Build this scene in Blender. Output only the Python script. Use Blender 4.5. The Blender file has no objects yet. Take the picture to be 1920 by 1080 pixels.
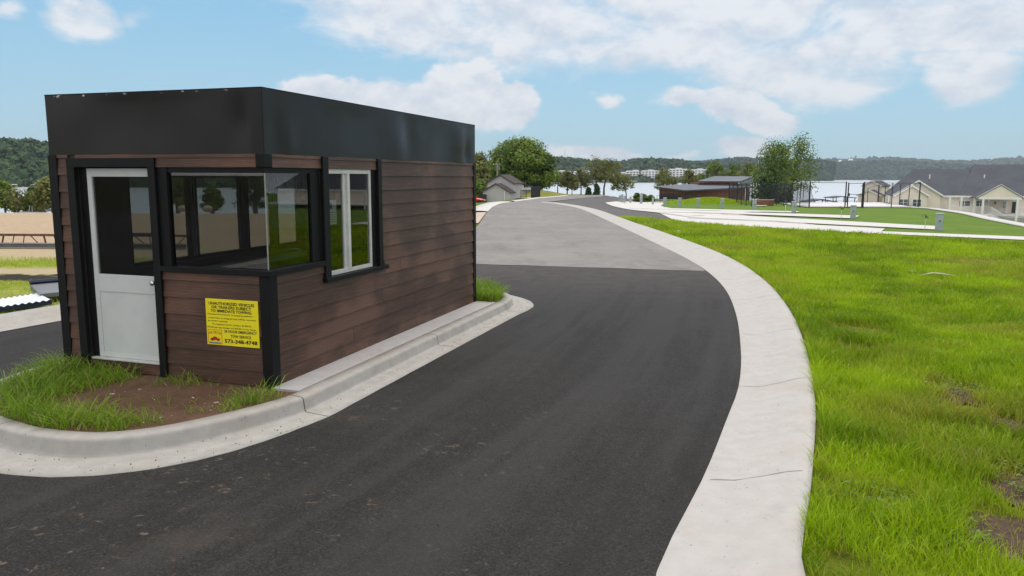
import bpy, bmesh, math, random
import numpy as np
from mathutils import Vector, Matrix, noise as mnoise
random.seed(7); rng = np.random.default_rng(11)
C = bpy.context.scene.collection
R = math.radians
# ------------------------------------------------------------------ camera
FPX, PITCH, ROLL, HC = 1440.8, 0.1441, 0.0038, 2.27      # focal length in pixels of the 1920 px photo
cam_d = bpy.data.cameras.new('camera'); cam = bpy.data.objects.new('camera', cam_d); C.objects.link(cam)
cam_d.sensor_width = 36; cam_d.lens = 36 * FPX / 1920; cam_d.clip_end = 30000; cam_d.clip_start = 0.05
cam.matrix_world = Matrix.Translation((0, 0, HC)) @ Matrix.Rotation(math.pi/2 - PITCH, 4, 'X') @ Matrix.Rotation(ROLL, 4, 'Z')
bpy.context.scene.camera = cam
# ------------------------------------------------------------------ light, exposure
SUN_EL, SUN_AZ = R(64), R(18)          # azimuth clockwise from +Y (the view direction)
sun_d = bpy.data.lights.new('sun', 'SUN'); sun_d.energy = 1.5; sun_d.angle = R(24); sun_d.color = (1, .94, .84)
sun = bpy.data.objects.new('sun', sun_d); C.objects.link(sun)
sd = Vector((math.sin(SUN_AZ)*math.cos(SUN_EL), math.cos(SUN_AZ)*math.cos(SUN_EL), math.sin(SUN_EL)))
sun.rotation_euler = sd.to_track_quat('Z', 'Y').to_euler(); sun.location = (20, -20, 60)
vs = bpy.context.scene.view_settings
vs.view_transform = 'Standard'; vs.look = 'None'; vs.exposure = 0.2; vs.gamma = 1; vs.use_curve_mapping = False
bpy.context.scene.cycles.max_bounces = 6; bpy.context.scene.cycles.transparent_max_bounces = 24

def ray(u, v):
    X, Y = u-960, v-540; cr, sr = math.cos(ROLL), math.sin(ROLL); x = cr*X+sr*Y; y = -sr*X+cr*Y
    c, s = math.cos(PITCH), math.sin(PITCH)
    return np.array([x/FPX, c-y/FPX*s, -s-y/FPX*c])
def P(u, v, D):                          # the point seen at (u, v) whose depth along +Y is D
    r = ray(u, v); r = r/r[1]*D; return (float(r[0]), float(D), float(HC+r[2]))
def PX(u, D): return P(u, 330, D)[0]
def ss(a, b, x):
    t = np.clip((np.asarray(x, float)-a)/(b-a), 0, 1); return t*t*(3-2*t)

# ------------------------------------------------------------------ node helper
class NT:
    def __init__(s, tree): s.t = tree; s.n = tree.nodes; s.l = tree.links
    def node(s, typ, **kw):
        nd = s.n.new(typ)
        for k, v in kw.items():
            if k.startswith('i_'): s.put(nd.inputs[k[2:].replace('_', ' ')], v)
            else: setattr(nd, k, v)
        return nd
    def put(s, sock, v):
        if isinstance(v, bpy.types.NodeSocket): s.l.new(v, sock)
        else:
            if isinstance(v, (tuple, list)) and len(v) == 3 and sock.type == 'RGBA': v = (*v, 1)
            sock.default_value = v
    def math(s, op, a, b=None, c=None, clamp=False):
        nd = s.n.new('ShaderNodeMath'); nd.operation = op; nd.use_clamp = clamp
        s.put(nd.inputs[0], a)
        if b is not None: s.put(nd.inputs[1], b)
        if c is not None: s.put(nd.inputs[2], c)
        return nd.outputs[0]
    def vmath(s, op, a, b=None, out=0):
        nd = s.n.new('ShaderNodeVectorMath'); nd.operation = op; s.put(nd.inputs[0], a)
        if b is not None: s.put(nd.inputs[1], b)
        return nd.outputs[out]
    def noise(s, vec, scale, detail=4, rough=.55, dist=0, col=False):
        nd = s.n.new('ShaderNodeTexNoise'); s.put(nd.inputs['Vector'], vec)
        nd.inputs['Scale'].default_value = scale; nd.inputs['Detail'].default_value = detail
        nd.inputs['Roughness'].default_value = rough; nd.inputs['Distortion'].default_value = dist
        return nd.outputs['Color' if col else 'Fac']
    def ramp(s, f, a, b, lo=0., hi=1.):
        nd = s.n.new('ShaderNodeMapRange'); nd.interpolation_type = 'SMOOTHSTEP'
        s.put(nd.inputs['Value'], f); s.put(nd.inputs['From Min'], a); s.put(nd.inputs['From Max'], b)
        nd.inputs['To Min'].default_value = lo; nd.inputs['To Max'].default_value = hi
        return nd.outputs[0]
    def mix(s, f, a, b, mode='MIX'):
        nd = s.n.new('ShaderNodeMix'); nd.data_type = 'RGBA'; nd.blend_type = mode
        s.put(nd.inputs[0], f); s.put(nd.inputs[6], a); s.put(nd.inputs[7], b); return nd.outputs[2]
    def scale(s, vec, sc):
        nd = s.n.new('ShaderNodeMapping'); s.put(nd.inputs['Vector'], vec); nd.inputs['Scale'].default_value = sc; return nd.outputs[0]

# ------------------------------------------------------------------ world: sky with clouds
world = bpy.data.worlds.new('World'); bpy.context.scene.world = world; world.use_nodes = True
def build_sky():
    n = NT(world.node_tree); n.n.clear()
    out = n.node('ShaderNodeOutputWorld'); bg = n.node('ShaderNodeBackground'); bg.inputs['Strength'].default_value = .1
    sky = n.node('ShaderNodeTexSky', sky_type='NISHITA'); sky.sun_disc = False
    sky.sun_elevation = SUN_EL; sky.sun_rotation = SUN_AZ; sky.altitude = 0; sky.air_density = 1.0; sky.dust_density = .3; sky.ozone_density = 1.5
    tc = n.node('ShaderNodeTexCoord'); d = tc.outputs['Generated']
    sep = n.node('ShaderNodeSeparateXYZ', i_Vector=d)
    az = n.math('ARCTAN2', sep.outputs[0], sep.outputs[1])
    el = n.math('ARCSINE', sep.outputs[2], clamp=False)
    comb = n.node('ShaderNodeCombineXYZ', i_X=az, i_Y=el)
    q = comb.outputs[0]
    # a warp keeps the outlines ragged
    w = n.vmath('SCALE', n.vmath('SUBTRACT', n.noise(q, 7, 3, col=True), (.5, .5, .5)), None)
    w.node.inputs['Scale'].default_value = .06
    qw = n.vmath('ADD', q, w)
    blobs = [  # u, v, ru, rv, strength
        (1130, 55, 560, 95, 1), (700, 25, 130, 60, .8), (900, 60, 260, 75, 1), (1500, 110, 260, 80, 1), (1640, 150, 120, 40, .8), (1780, 40, 380, 75, .8), (1350, 40, 350, 90, 1),
        (1100, 20, 500, 90, 1.0), (1600, 10, 500, 70, .9),
        (1820, 142, 115, 40, 1), (1750, 120, 60, 22, .7), (1370, 196, 90, 42, 1.05), (1290, 188, 70, 22, .8), (1430, 225, 75, 28, .9), (1395, 278, 62, 26, .95), (1150, 186, 40, 18, .4),
        (880, 172, 85, 60, 1.15), (960, 195, 62, 48, 1.1), (820, 215, 160, 42, 1), (650, 185, 165, 46, 1.0), (760, 200, 90, 45, 1.0), (940, 104, 50, 22, .6),
        (160, 22, 95, 46, .85), (10, 8, 40, 18, .6), (250, 25, 40, 20, .35), (1090, 285, 110, 24, .6), (1160, 292, 60, 16, .5), (1290, 300, 40, 14, .35)]
    m = None; ms = None
    for ib, (u, v, ru, rv, st) in enumerate(blobs):
        r = ray(u, v); a0 = math.atan2(r[0], r[1]); e0 = math.asin(r[2]/np.linalg.norm(r))
        ra, rb = ru/FPX/(1+(((u-960)/FPX)**2)), rv/FPX
        vv = n.vmath('MULTIPLY', n.vmath('SUBTRACT', qw, (a0, e0, 0)), (1/ra, 1/rb, 0))
        L = n.vmath('LENGTH', vv, out=1)
        k = n.math('MULTIPLY', n.math('SUBTRACT', 1.0, L), st, clamp=False)
        if ib < 11 or ib in (22, 23, 24): ms = k if ms is None else n.math('MAXIMUM', ms, k)
        else: m = k if m is None else n.math('MAXIMUM', m, k)
    # cloud cover elsewhere in the sky (overhead and behind)
    f2 = n.noise(n.scale(q, (1, 2.2, 1)), 2.3, 5, .55)
    aa = n.math('ABSOLUTE', az)
    away = n.math('MAXIMUM', n.ramp(aa, .72, .95), n.ramp(el, .26, .40))
    m = n.math('MAXIMUM', m, n.math('SUBTRACT', n.math('MULTIPLY', n.ramp(f2, .38, .62), away), n.math('MULTIPLY', n.math('SUBTRACT', 1.0, away), 1.0)))
    qs = n.scale(q, (1, 1.7, 1))
    fb = n.noise(qs, 17, 10, .60, .2)
    up = n.vmath('ADD', qs, (.0, .035, 0))
    fb2 = n.noise(up, 17, 10, .60, .2)
    dens = n.ramp(n.math('ADD', n.math('MINIMUM', n.math('MULTIPLY', m, 1.6), .8), n.math('MULTIPLY', n.math('SUBTRACT', fb, .5), 1.9)), .04, .52)
    fs = n.noise(n.scale(q, (1, 2.3, 1)), 6.5, 9, .62, .5)
    soft = n.ramp(n.math('ADD', n.math('MINIMUM', n.math('MULTIPLY', ms, 1.5), .62), n.math('ADD', n.math('MULTIPLY', n.math('SUBTRACT', fs, .5), 2.3), n.math('MULTIPLY', n.math('SUBTRACT', fb, .5), .7))), -.08, .72)
    dens = n.math('MAXIMUM', dens, n.math('MULTIPLY', soft, .97))
    lit = n.math('ADD', .55, n.math('MULTIPLY', n.math('SUBTRACT', fb, fb2), 3.2), clamp=True)
    body = n.noise(qs, 4.5, 3, .5)
    lit = n.math('MULTIPLY_ADD', n.math('SUBTRACT', .58, body), 1.0, lit, clamp=True)
    ccol = n.mix(lit, (5.9, 6.4, 7.2), (7.8, 7.9, 8.2))
    blue = n.mix(1.0, sky.outputs[0], SKY_TINT, 'MULTIPLY')
    # thin milky air towards the horizon
    air = n.mix(n.ramp(el, .0, .30), (3.6, 5.8, 7.35), (2.15, 4.75, 7.2))
    blue = n.mix(.82, blue, air)
    col = n.mix(n.math('MULTIPLY', dens, .93), blue, ccol)
    col = n.mix(n.ramp(el, .32, .75), col, n.mix(1.0, col, (1.75, 1.50, 1.30), 'MULTIPLY'))      # cloud overhead, out of view, brightened and warmed as added fill light
    back = n.math('MULTIPLY', n.ramp(aa, 1.5, 2.3), n.ramp(el, .6, .3)); col = n.mix(back, col, n.mix(1.0, col, (1.7, 1.55, 1.42), 'MULTIPLY'))   # unseen sky behind the camera, brightened to add light on facing walls
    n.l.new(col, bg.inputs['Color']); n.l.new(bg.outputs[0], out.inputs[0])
SKY_TINT = (.95, 1.15, 1.1)
build_sky()

# ------------------------------------------------------------------ materials
def mat(name):
    m = bpy.data.materials.new(name); m.use_nodes = True; n = NT(m.node_tree)
    return m, n, n.n['Principled BSDF']
def bump(n, b, h, strength=.3, dist=.01):
    bp = n.node('ShaderNodeBump'); bp.inputs['Strength'].default_value = strength; bp.inputs['Distance'].default_value = dist
    n.l.new(h, bp.inputs['Height']); n.l.new(bp.outputs[0], b.inputs['Normal'])
def simple(name, col, rough=.6, metal=0, var=.12, scale=8, bmp=0, spec=.5):
    m, n, b = mat(name); tc = n.node('ShaderNodeTexCoord').outputs['Object']
    f = n.noise(tc, scale, 5)
    c = n.mix(n.ramp(f, .3, .7), tuple(x*(1-var) for x in col), tuple(min(1, x*(1+var)) for x in col))
    n.l.new(c, b.inputs['Base Color']); b.inputs['Roughness'].default_value = rough; b.inputs['Metallic'].default_value = metal
    b.inputs['Specular IOR Level'].default_value = spec
    if bmp: bump(n, b, n.noise(tc, scale*6, 4), bmp)
    return m
def tinted(name, ca, cb, rough=.7, trans=0., spec=.3, third=None):
    m, n, b = mat(name); a = n.node('ShaderNodeAttribute', attribute_name='tint')
    c = n.mix(a.outputs['Fac'], ca, cb)
    if third:
        g = n.node('ShaderNodeAttribute', attribute_name='dry'); c = n.mix(g.outputs['Fac'], c, third)
    n.l.new(c, b.inputs['Base Color']); b.inputs['Roughness'].default_value = rough; b.inputs['Specular IOR Level'].default_value = spec
    if trans:
        tr = n.node('ShaderNodeBsdfTranslucent'); n.l.new(c, tr.inputs['Color'])
        mx = n.node('ShaderNodeMixShader'); mx.inputs[0].default_value = trans
        n.l.new(b.outputs[0], mx.inputs[1]); n.l.new(tr.outputs[0], mx.inputs[2]); n.l.new(mx.outputs[0], n.n['Material Output'].inputs['Surface'])
    return m
M = {}
def mk_siding():
    m, n, b = mat('wood_grain_siding'); tc = n.node('ShaderNodeTexCoord').outputs['Object']
    a = n.node('ShaderNodeAttribute', attribute_name='tint').outputs['Fac']
    off = n.node('ShaderNodeCombineXYZ'); n.l.new(n.math('MULTIPLY', a, 37.0), off.inputs[0]); n.l.new(n.math('MULTIPLY', a, 11.0), off.inputs[2])
    p = n.vmath('ADD', tc, off.outputs[0])
    g = n.noise(n.scale(p, (1.3, 1.3, 34)), 2.2, 5, .62, .6)
    big = n.noise(n.scale(tc, (.6, .6, 1.2)), 1.4, 3)
    w = n.node('ShaderNodeTexWave'); w.wave_type = 'RINGS'; w.rings_direction = 'SPHERICAL'
    n.l.new(n.scale(p, (1.2, 1.2, 12)), w.inputs['Vector']); w.inputs['Scale'].default_value = 2.4; w.inputs['Distortion'].default_value = 5; w.inputs['Detail'].default_value = 2; w.inputs['Detail Scale'].default_value = .8
    h = n.math('ADD', n.math('MULTIPLY', g, .8), n.math('MULTIPLY', w.outputs['Fac'], n.ramp(big, .45, .68, .0, .6)))
    c = n.mix(n.ramp(h, .30, .85), (.044, .0215, .012), (.205, .094, .056))
    c = n.mix(n.ramp(big, .3, .75, 0, .45), c, (.140, .080, .058))
    c = n.mix(n.math('MULTIPLY', a, .3), c, (.062, .028, .017))
    n.l.new(c, b.inputs['Base Color']); b.inputs['Roughness'].default_value = .5; b.inputs['Specular IOR Level'].default_value = .38
    bump(n, b, h, .6, .006); return m
M['siding'] = mk_siding()
def mk_trim():
    m, n, b = mat('black_trim'); tc = n.node('ShaderNodeTexCoord').outputs['Object']
    g = n.noise(n.scale(tc, (30, 30, 5)), 3, 5, .6); c = n.mix(g, (.0025, .0027, .0032), (.0085, .0088, .0098))
    n.l.new(c, b.inputs['Base Color']); b.inputs['Roughness'].default_value = .55; b.inputs['Specular IOR Level'].default_value = .22; bump(n, b, g, .4, .004); return m
M['trim'] = mk_trim()
def mk_fascia():
    m, n, b = mat('black_metal_flashing'); tc = n.node('ShaderNodeTexCoord').outputs['Object']
    sp = n.node('ShaderNodeSeparateXYZ', i_Vector=tc)
    f = n.noise(tc, 1.3, 4); f2 = n.noise(n.scale(tc, (1, 1, 2)), 9, 4, .6)
    c = n.mix(f, (.004, .0038, .0038), (.0075, .007, .007))
    top = n.ramp(sp.outputs[2], 2.865, 2.935); chip = n.math('MULTIPLY', n.ramp(n.math('MULTIPLY', f2, n.math('ADD', .72, n.math('MULTIPLY', top, .28))), .60, .63), top)
    chip = n.math('MULTIPLY', chip, n.ramp(sp.outputs[1], .0, .3, 1, 0))
    c = n.mix(chip, c, (.55, .56, .55))
    n.l.new(c, b.inputs['Base Color']); n.put(b.inputs['Specular Tint'], (1., .95, .93, 1.)); n.l.new(n.ramp(f, .3, .7, .30, .44), b.inputs['Roughness']); b.inputs['Specular IOR Level'].default_value = .34
    bump(n, b, n.noise(tc, 1.3, 1), .22, .03); return m
M['fascia'] = mk_fascia()
def mk_asphalt(name, lo, hi, dirt, agg=1., streak=None, rough=.8):
    m, n, b = mat(name); tc = n.node('ShaderNodeTexCoord').outputs['Object']
    big = n.noise(tc, .35, 4, .6); mid = n.noise(tc, 2.5, 5, .6)
    fine = n.noise(tc, 90, 3, .7); v = n.node('ShaderNodeTexVoronoi'); n.l.new(tc, v.inputs['Vector']); v.inputs['Scale'].default_value = 110
    c = n.mix(n.ramp(n.math('ADD', n.math('MULTIPLY', big, .6), n.math('MULTIPLY', mid, .4)), .35, .65), lo, hi)
    c = n.mix(n.ramp(fine, .45, .78, 0, .55*agg), c, tuple(x*2.6 for x in hi)); c = n.mix(n.ramp(fine, .45, .2, 0, .6*agg), c, tuple(x*.3 for x in lo))
    vg = n.node('ShaderNodeTexVoronoi'); n.l.new(tc, vg.inputs['Vector']); vg.inputs['Scale'].default_value = 75
    gr = n.node('ShaderNodeSeparateColor'); n.l.new(vg.outputs['Color'], gr.inputs[0])
    c = n.mix(n.ramp(gr.outputs[0], .55, 1.0, 0, .5*agg), c, tuple(x*2.1 for x in hi)); c = n.mix(n.ramp(gr.outputs[1], .6, 1.0, 0, .6*agg), c, tuple(x*.35 for x in lo))
    st = n.noise(n.scale(tc, (1.2, .25, 1)), 1.1, 4, .6)
    c = n.mix(n.ramp(st, .5, .75, 0, .35), c, (lo[0]*.62, lo[1]*.57, lo[2]*.55))
    if streak:      # tyre polish and drying bands that follow the lane (mesh attributes: tint across, dry along)
        ac = n.node('ShaderNodeAttribute', attribute_name='tint').outputs['Fac']; al = n.node('ShaderNodeAttribute', attribute_name='dry').outputs['Fac']
        cv = n.node('ShaderNodeCombineXYZ'); n.l.new(n.math('MULTIPLY', ac, 26.0), cv.inputs[0]); n.l.new(n.math('MULTIPLY', al, .16), cv.inputs[1])
        b1 = n.noise(cv.outputs[0], .55, 3, .5); b2 = n.noise(cv.outputs[0], 2.2, 3, .6)
        bb = n.math('ADD', n.math('MULTIPLY', b1, .7), n.math('MULTIPLY', b2, .3))
        c = n.mix(n.ramp(bb, .45, .62, 0, .42), c, (.046, .0445, .045)); c = n.mix(n.ramp(bb, .48, .34, 0, .4), c, (.0145, .013, .0125))
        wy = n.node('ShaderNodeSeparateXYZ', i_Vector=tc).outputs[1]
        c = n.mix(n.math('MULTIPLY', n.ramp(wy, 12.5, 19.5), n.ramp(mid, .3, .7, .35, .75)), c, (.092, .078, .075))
    if dirt:   # dried mud specks and smears near the island
        sp = n.node('ShaderNodeSeparateXYZ', i_Vector=tc)
        ms = n.math('MULTIPLY', n.ramp(sp.outputs[0], 1.6, -3.0), n.ramp(sp.outputs[1], 11, 4.5))
        d1 = n.noise(n.scale(tc, (1, 1.3, 1)), 9.5, 5, .66, .6); d2 = n.noise(tc, 1.1, 3)
        msk = n.math('MULTIPLY', n.ramp(n.math('ADD', n.math('MULTIPLY', d1, .75), n.math('MULTIPLY', d2, .35)), .635, .76), n.math('ADD', n.math('MULTIPLY', ms, .85), .04))
        c = n.mix(msk, c, (.24, .175, .13))
        d3 = n.noise(tc, .8, 5, .7); c = n.mix(n.math('MULTIPLY', n.ramp(d3, .5, .75, 0, .35), n.math('ADD', ms, .15)), c, (.085, .066, .052))
    n.l.new(c, b.inputs['Base Color']); b.inputs['Roughness'].default_value = rough; b.inputs['Specular IOR Level'].default_value = .2
    bump(n, b, n.math('ADD', n.math('MULTIPLY', fine, .6), n.math('MULTIPLY', v.outputs['Distance'], .5)), .55*agg, .006); return m
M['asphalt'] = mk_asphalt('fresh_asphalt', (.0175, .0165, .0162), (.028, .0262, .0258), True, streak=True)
M['asphalt_old'] = mk_asphalt('worn_asphalt', (.185, .174, .168), (.255, .242, .234), False, .35)
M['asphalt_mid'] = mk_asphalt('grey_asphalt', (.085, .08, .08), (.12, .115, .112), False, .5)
def mk_concrete(name, a, c2, warm=.25, spots=True):
    m, n, b = mat(name); tc = n.node('ShaderNodeTexCoord').outputs['Object']
    big = n.noise(tc, .9, 4, .6); mid = n.noise(tc, 6, 5, .65); fine = n.noise(tc, 150, 2, .7)
    c = n.mix(n.ramp(mid, .15, .85), a, c2); c = n.mix(n.ramp(big, .5, .72, 0, warm), c, (a[0]*1.02, a[1]*.90, a[2]*.80))
    c = n.mix(n.ramp(n.noise(tc, 2.2, 6, .7), .56, .72, 0, .3), c, tuple(x*.66 for x in a))
    if spots: c = n.mix(n.ramp(n.noise(tc, 38, 2, .5), .70, .76, 0, .75), c, (.05, .045, .04))
    c = n.mix(n.ramp(fine, .5, .9, 0, .25), c, tuple(x*.6 for x in a))
    n.l.new(c, b.inputs['Base Color']); b.inputs['Roughness'].default_value = .85; b.inputs['Specular IOR Level'].default_value = .25
    bump(n, b, n.math('ADD', n.math('MULTIPLY', mid, .5), n.math('MULTIPLY', fine, .3)), .06, .006); return m
M['concrete'] = mk_concrete('gutter_concrete', (.425, .41, .395), (.50, .485, .47), .35)
M['kerb_concrete'] = mk_concrete('kerb_concrete', (.34, .325, .30), (.455, .44, .41), .5)
M['slab'] = mk_concrete('slab_concrete', (.41, .395, .39), (.48, .465, .46), .1)
M['white_concrete'] = mk_concrete('white_concrete', (.56, .545, .53), (.66, .64, .625), .15, False)
def mk_ground():
    m, n, b = mat('earth_and_turf'); geo = n.node('ShaderNodeNewGeometry').outputs['Position']
    sp = n.node('ShaderNodeSeparateXYZ', i_Vector=geo); x, y = sp.outputs[0], sp.outputs[1]
    n1 = n.noise(geo, .5, 5, .6); n2 = n.noise(geo, 3, 5, .65); n3 = n.noise(geo, 25, 4, .7)
    turf = n.mix(n.ramp(n2, .3, .7), (.10, .15, .010), (.17, .22, .014)); turf = n.mix(n.ramp(n3, .4, .7, 0, .6), turf, (.07, .10, .012))
    soil = n.mix(n3, (.085, .05, .032), (.16, .10, .066))
    c = n.mix(n.ramp(n1, .52, .66, 0, .55), turf, soil)
    sand = n.mix(n.ramp(n2, .3, .7), (.41, .31, .205), (.50, .39, .275)); sand = n.mix(n.ramp(n.noise(n.scale(geo, (.12, .6, 1)), 1, 5, .65), .55, .72, 0, .6), sand, (.27, .22, .165))
    yy = n.math('ADD', y, n.math('MULTIPLY', n.math('SUBTRACT', n1, .5), 3.0)); yy = n.math('ADD', yy, n.math('MULTIPLY', n.math('SUBTRACT', n2, .5), 1.2))
    lg = n.mix(n.ramp(n2, .35, .65), (.20, .27, .035), (.33, .36, .075))
    dry = n.mix(n2, (.40, .31, .21), (.50, .42, .27)); dark = n.mix(n3, (.022, .02, .019), (.06, .05, .043))
    L = lg
    def band(cur, y0, y1, col, soft=.35, amt=1.):
        f = n.math('MULTIPLY', n.math('MULTIPLY', n.ramp(yy, y0-soft, y0+soft), n.ramp(yy, y1+soft, y1-soft)), amt); return n.mix(f, cur, col)
    L = band(L, 13.2, 14.6, (.30, .29, .10), .6, .7)
    L = band(L, 16.3, 17.5, dark, .2); L = band(L, 17.6, 19.3, dry, .3); L = band(L, 21.0, 300, n.mix(n.ramp(n2, .55, .7, 0, .5), dry, lg), .8); L = band(L, 25.5, 500, sand, .6)
    L = n.mix(n.ramp(y, 9, 5), L, n.mix(n2, (.022, .022, .014), (.05, .048, .03)))
    side = n.ramp(x, -5.5, -8.5)
    c = n.mix(side, c, L)
    # bright mown turf among the pads and beyond
    mown = n.mix(n.ramp(n1, .35, .65), (.105, .185, .028), (.14, .22, .035)); mown = n.mix(n.ramp(n2, .5, .75, 0, .35), mown, (.19, .22, .05))
    c = n.mix(n.math('MULTIPLY', n.ramp(x, 6, 9), n.ramp(n.math('ADD', n.math('MULTIPLY', x, .768), n.math('MULTIPLY', y, .64)), 31.5, 34)), c, mown)
    far = n.mix(n.ramp(n1, .35, .65), (.16, .20, .035), (.27, .235, .075))
    c = n.mix(n.math('MULTIPLY', n.ramp(y, 112, 128), n.ramp(x, 34, 20)), c, n.mix(n.ramp(x, -4, -1), (.17, .24, .03), far))
    n.l.new(c, b.inputs['Base Color']); b.inputs['Roughness'].default_value = .95; b.inputs['Specular IOR Level'].default_value = .1
    bump(n, b, n.math('ADD', n2, n3), .6, .05); return m
M['ground'] = mk_ground()
def mk_soil():
    m, n, b = mat('bare_soil'); tc = n.node('ShaderNodeTexCoord').outputs['Object']
    n2 = n.noise(tc, 5, 5, .65); n3 = n.noise(tc, 45, 4, .7)
    c = n.mix(n.ramp(n2, .3, .7), (.12, .066, .040), (.185, .108, .068)); c = n.mix(n.ramp(n3, .35, .75, 0, .6), c, (.21, .14, .10))
    n.l.new(c, b.inputs['Base Color']); b.inputs['Roughness'].default_value = .95; b.inputs['Specular IOR Level'].default_value = .1; bump(n, b, n.math('ADD', n2, n3), .7, .03); return m
M['soil'] = mk_soil()
M['soil_dark'] = simple('dark_soil', (.075, .045, .028), .95, 0, .35, 14, .6)
def mk_water():
    m, n, b = mat('lake_water'); tc = n.node('ShaderNodeTexCoord').outputs['Object']
    b.inputs['Base Color'].default_value = (.62, .64, .68, 1); b.inputs['Roughness'].default_value = .22; b.inputs['IOR'].default_value = 1.33; b.inputs['Specular IOR Level'].default_value = 1.0
    bump(n, b, n.noise(n.scale(tc, (.08, .25, 1)), 1, 4), .35, 1.5); return m
M['water'] = mk_water()
def mk_glass():
    m, n, b = mat('window_glass'); o = n.n['Material Output']
    g = n.node('ShaderNodeBsdfGlossy'); g.inputs['Roughness'].default_value = .01; g.inputs['Color'].default_value = (1, 1, 1, 1)
    t = n.node('ShaderNodeBsdfTransparent'); t.inputs['Color'].default_value = (.37, .39, .38, 1)
    lw = n.node('ShaderNodeLayerWeight'); lw.inputs['Blend'].default_value = .5
    f5 = n.math('POWER', lw.outputs['Facing'], 4.0)
    mx = n.node('ShaderNodeMixShader'); n.l.new(n.math('MULTIPLY_ADD', f5, .8, .075, clamp=True), mx.inputs[0])
    n.l.new(t.outputs[0], mx.inputs[1]); n.l.new(g.outputs[0], mx.inputs[2]); n.l.new(mx.outputs[0], o.inputs['Surface']); return m
M['glass'] = mk_glass()
M['skyglass'] = simple('pale_window', (.10, .115, .14), .12, 0, .3, .4)
M['door'] = simple('door_paint', (.56, .58, .57), .45, 0, .05, 3, .05)
M['alu'] = simple('white_aluminium', (.60, .60, .58), .4, .2, .08, 6)
M['seal'] = simple('grey_sealant', (.26, .26, .25), .5, 0, .1, 6)
M['chrome'] = simple('polished_metal', (.6, .6, .6), .18, 1, .05, 5)
M['interior'] = simple('dark_panelling', (.035, .028, .024), .6, 0, .3, 4)
M['int_floor'] = simple('dark_floor', (.03, .03, .028), .5, 0, .3, 5)
M['desk'] = simple('laminate', (.14, .12, .10), .4, 0, .15, 5)
M['paper'] = simple('paper', (.72, .74, .76), .8, 0, .05, 8)
M['dark'] = simple('dark_plastic', (.02, .022, .024), .45, 0, .2, 5)
M['green_plastic'] = simple('green_plastic', (.02, .12, .08), .45, 0, .2, 5)
M['yellow'] = simple('yellow_sign_face', (.85, .72, .004), .45, 0, .03, 4)
M['ink'] = simple('black_ink', (.012, .012, .012), .5, 0, .1, 4)
M['red'] = simple('red_ink', (.50, .015, .012), .5, 0, .05, 4)
M['blue'] = simple('blue_ink', (.08, .17, .30), .5, 0, .05, 4)
M['bark'] = simple('bark', (.105, .085, .07), .9, 0, .35, 6, .5)
M['stucco'] = simple('cream_siding', (.83, .73, .65), .8, 0, .05, .6)
M['grey_siding'] = simple('pale_grey_siding', (.44, .43, .45), .8, 0, .05, .6)
def mk_shingle(name, a, b2):
    m, n, b = mat(name); tc = n.node('ShaderNodeTexCoord').outputs['Object']
    f = n.noise(n.scale(tc, (1.3, 4, 4)), 1.5, 4, .7); f2 = n.noise(tc, .4, 4)
    c = n.mix(f, a, b2); c = n.mix(n.ramp(f2, .4, .7, 0, .3), c, tuple(x*.7 for x in a)); n.l.new(c, b.inputs['Base Color']); b.inputs['Roughness'].default_value = .9; b.inputs['Specular IOR Level'].default_value = .2; return m
M['shingle'] = mk_shingle('grey_shingles', (.070, .075, .092), (.115, .121, .145))
M['shingle_dark'] = mk_shingle('brown_shingles', (.055, .045, .045), (.11, .09, .09))
M['metal_roof'] = simple('blue_grey_metal_roof', (.075, .085, .115), .5, 0, .12, .8)
M['white'] = simple('white_paint', (.86, .85, .85), .6, 0, .04, 1)
M['brick'] = simple('red_brown_brick', (.20, .082, .055), .85, 0, .25, 3)
M['darkglass'] = simple('dark_window', (.03, .035, .045), .15, 0, .2, 1)
M['tan'] = simple('tan_stone', (.50, .40, .33), .9, 0, .15, 2)
M['fence_black'] = simple('black_coated_steel', (.012, .013, .018), .5, 0, .2, 3)
M['ped'] = simple('grey_green_enamel', (.32, .385, .375), .5, 0, .06, 3)
M['rust'] = simple('rusty_steel', (.13, .058, .036), .8, 0, .4, 6)
M['greysteel'] = simple('grey_painted_steel', (.16, .17, .185), .5, 0, .1, 3)
M['navy'] = simple('navy_edge', (.012, .02, .05), .5, 0, .1, 3)
M['whitesheet'] = simple('white_sheeting', (.78, .80, .84), .4, 0, .05, 3)
M['carred'] = simple('red_car_paint', (.50, .012, .03), .22, .2, .04, 2)
M['carwhite'] = simple('white_car_paint', (.75, .76, .78), .25, 0, .04, 2)
M['rubber'] = simple('tyre_rubber', (.018, .018, .018), .8, 0, .2, 8)
M['lamp'] = simple('clear_lamp_lens', (.6, .6, .62), .15, 0, .1, 5)
M['wood_pole'] = simple('weathered_timber', (.30, .25, .21), .9, 0, .2, 4)
M['rock'] = simple('pale_rock', (.42, .35, .28), .9, 0, .3, 3, .5)
M['court'] = simple('pale_court_surface', (.66, .65, .65), .85, 0, .04, .3)
M['mulch'] = simple('dark_mulch', (.05, .03, .03), .95, 0, .4, 5)
M['driftwood'] = simple('chalky_wood', (.58, .52, .44), .9, 0, .2, 20)
M['leaf'] = tinted('green_leaves', (.045, .095, .014), (.21, .30, .040), .6, .25)
M['leaf_yellow'] = tinted('olive_leaves', (.10, .125, .028), (.27, .28, .085), .6, .25)
M['leaf_dark'] = tinted('dark_leaves', (.018, .050, .018), (.075, .14, .045), .6, .2)
M['grass'] = tinted('grass_blades', (.155, .285, .003), (.41, .58, .010), .5, .4, .3, third=(.42, .38, .06))
M['grass_isl'] = tinted('island_grass_blades', (.10, .215, .012), (.30, .45, .025), .5, .4, .3, third=(.42, .36, .14))
M['forest'] = tinted('forest_canopy', (.020, .052, .026), (.085, .135, .048), .9, .0, .1)
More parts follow.
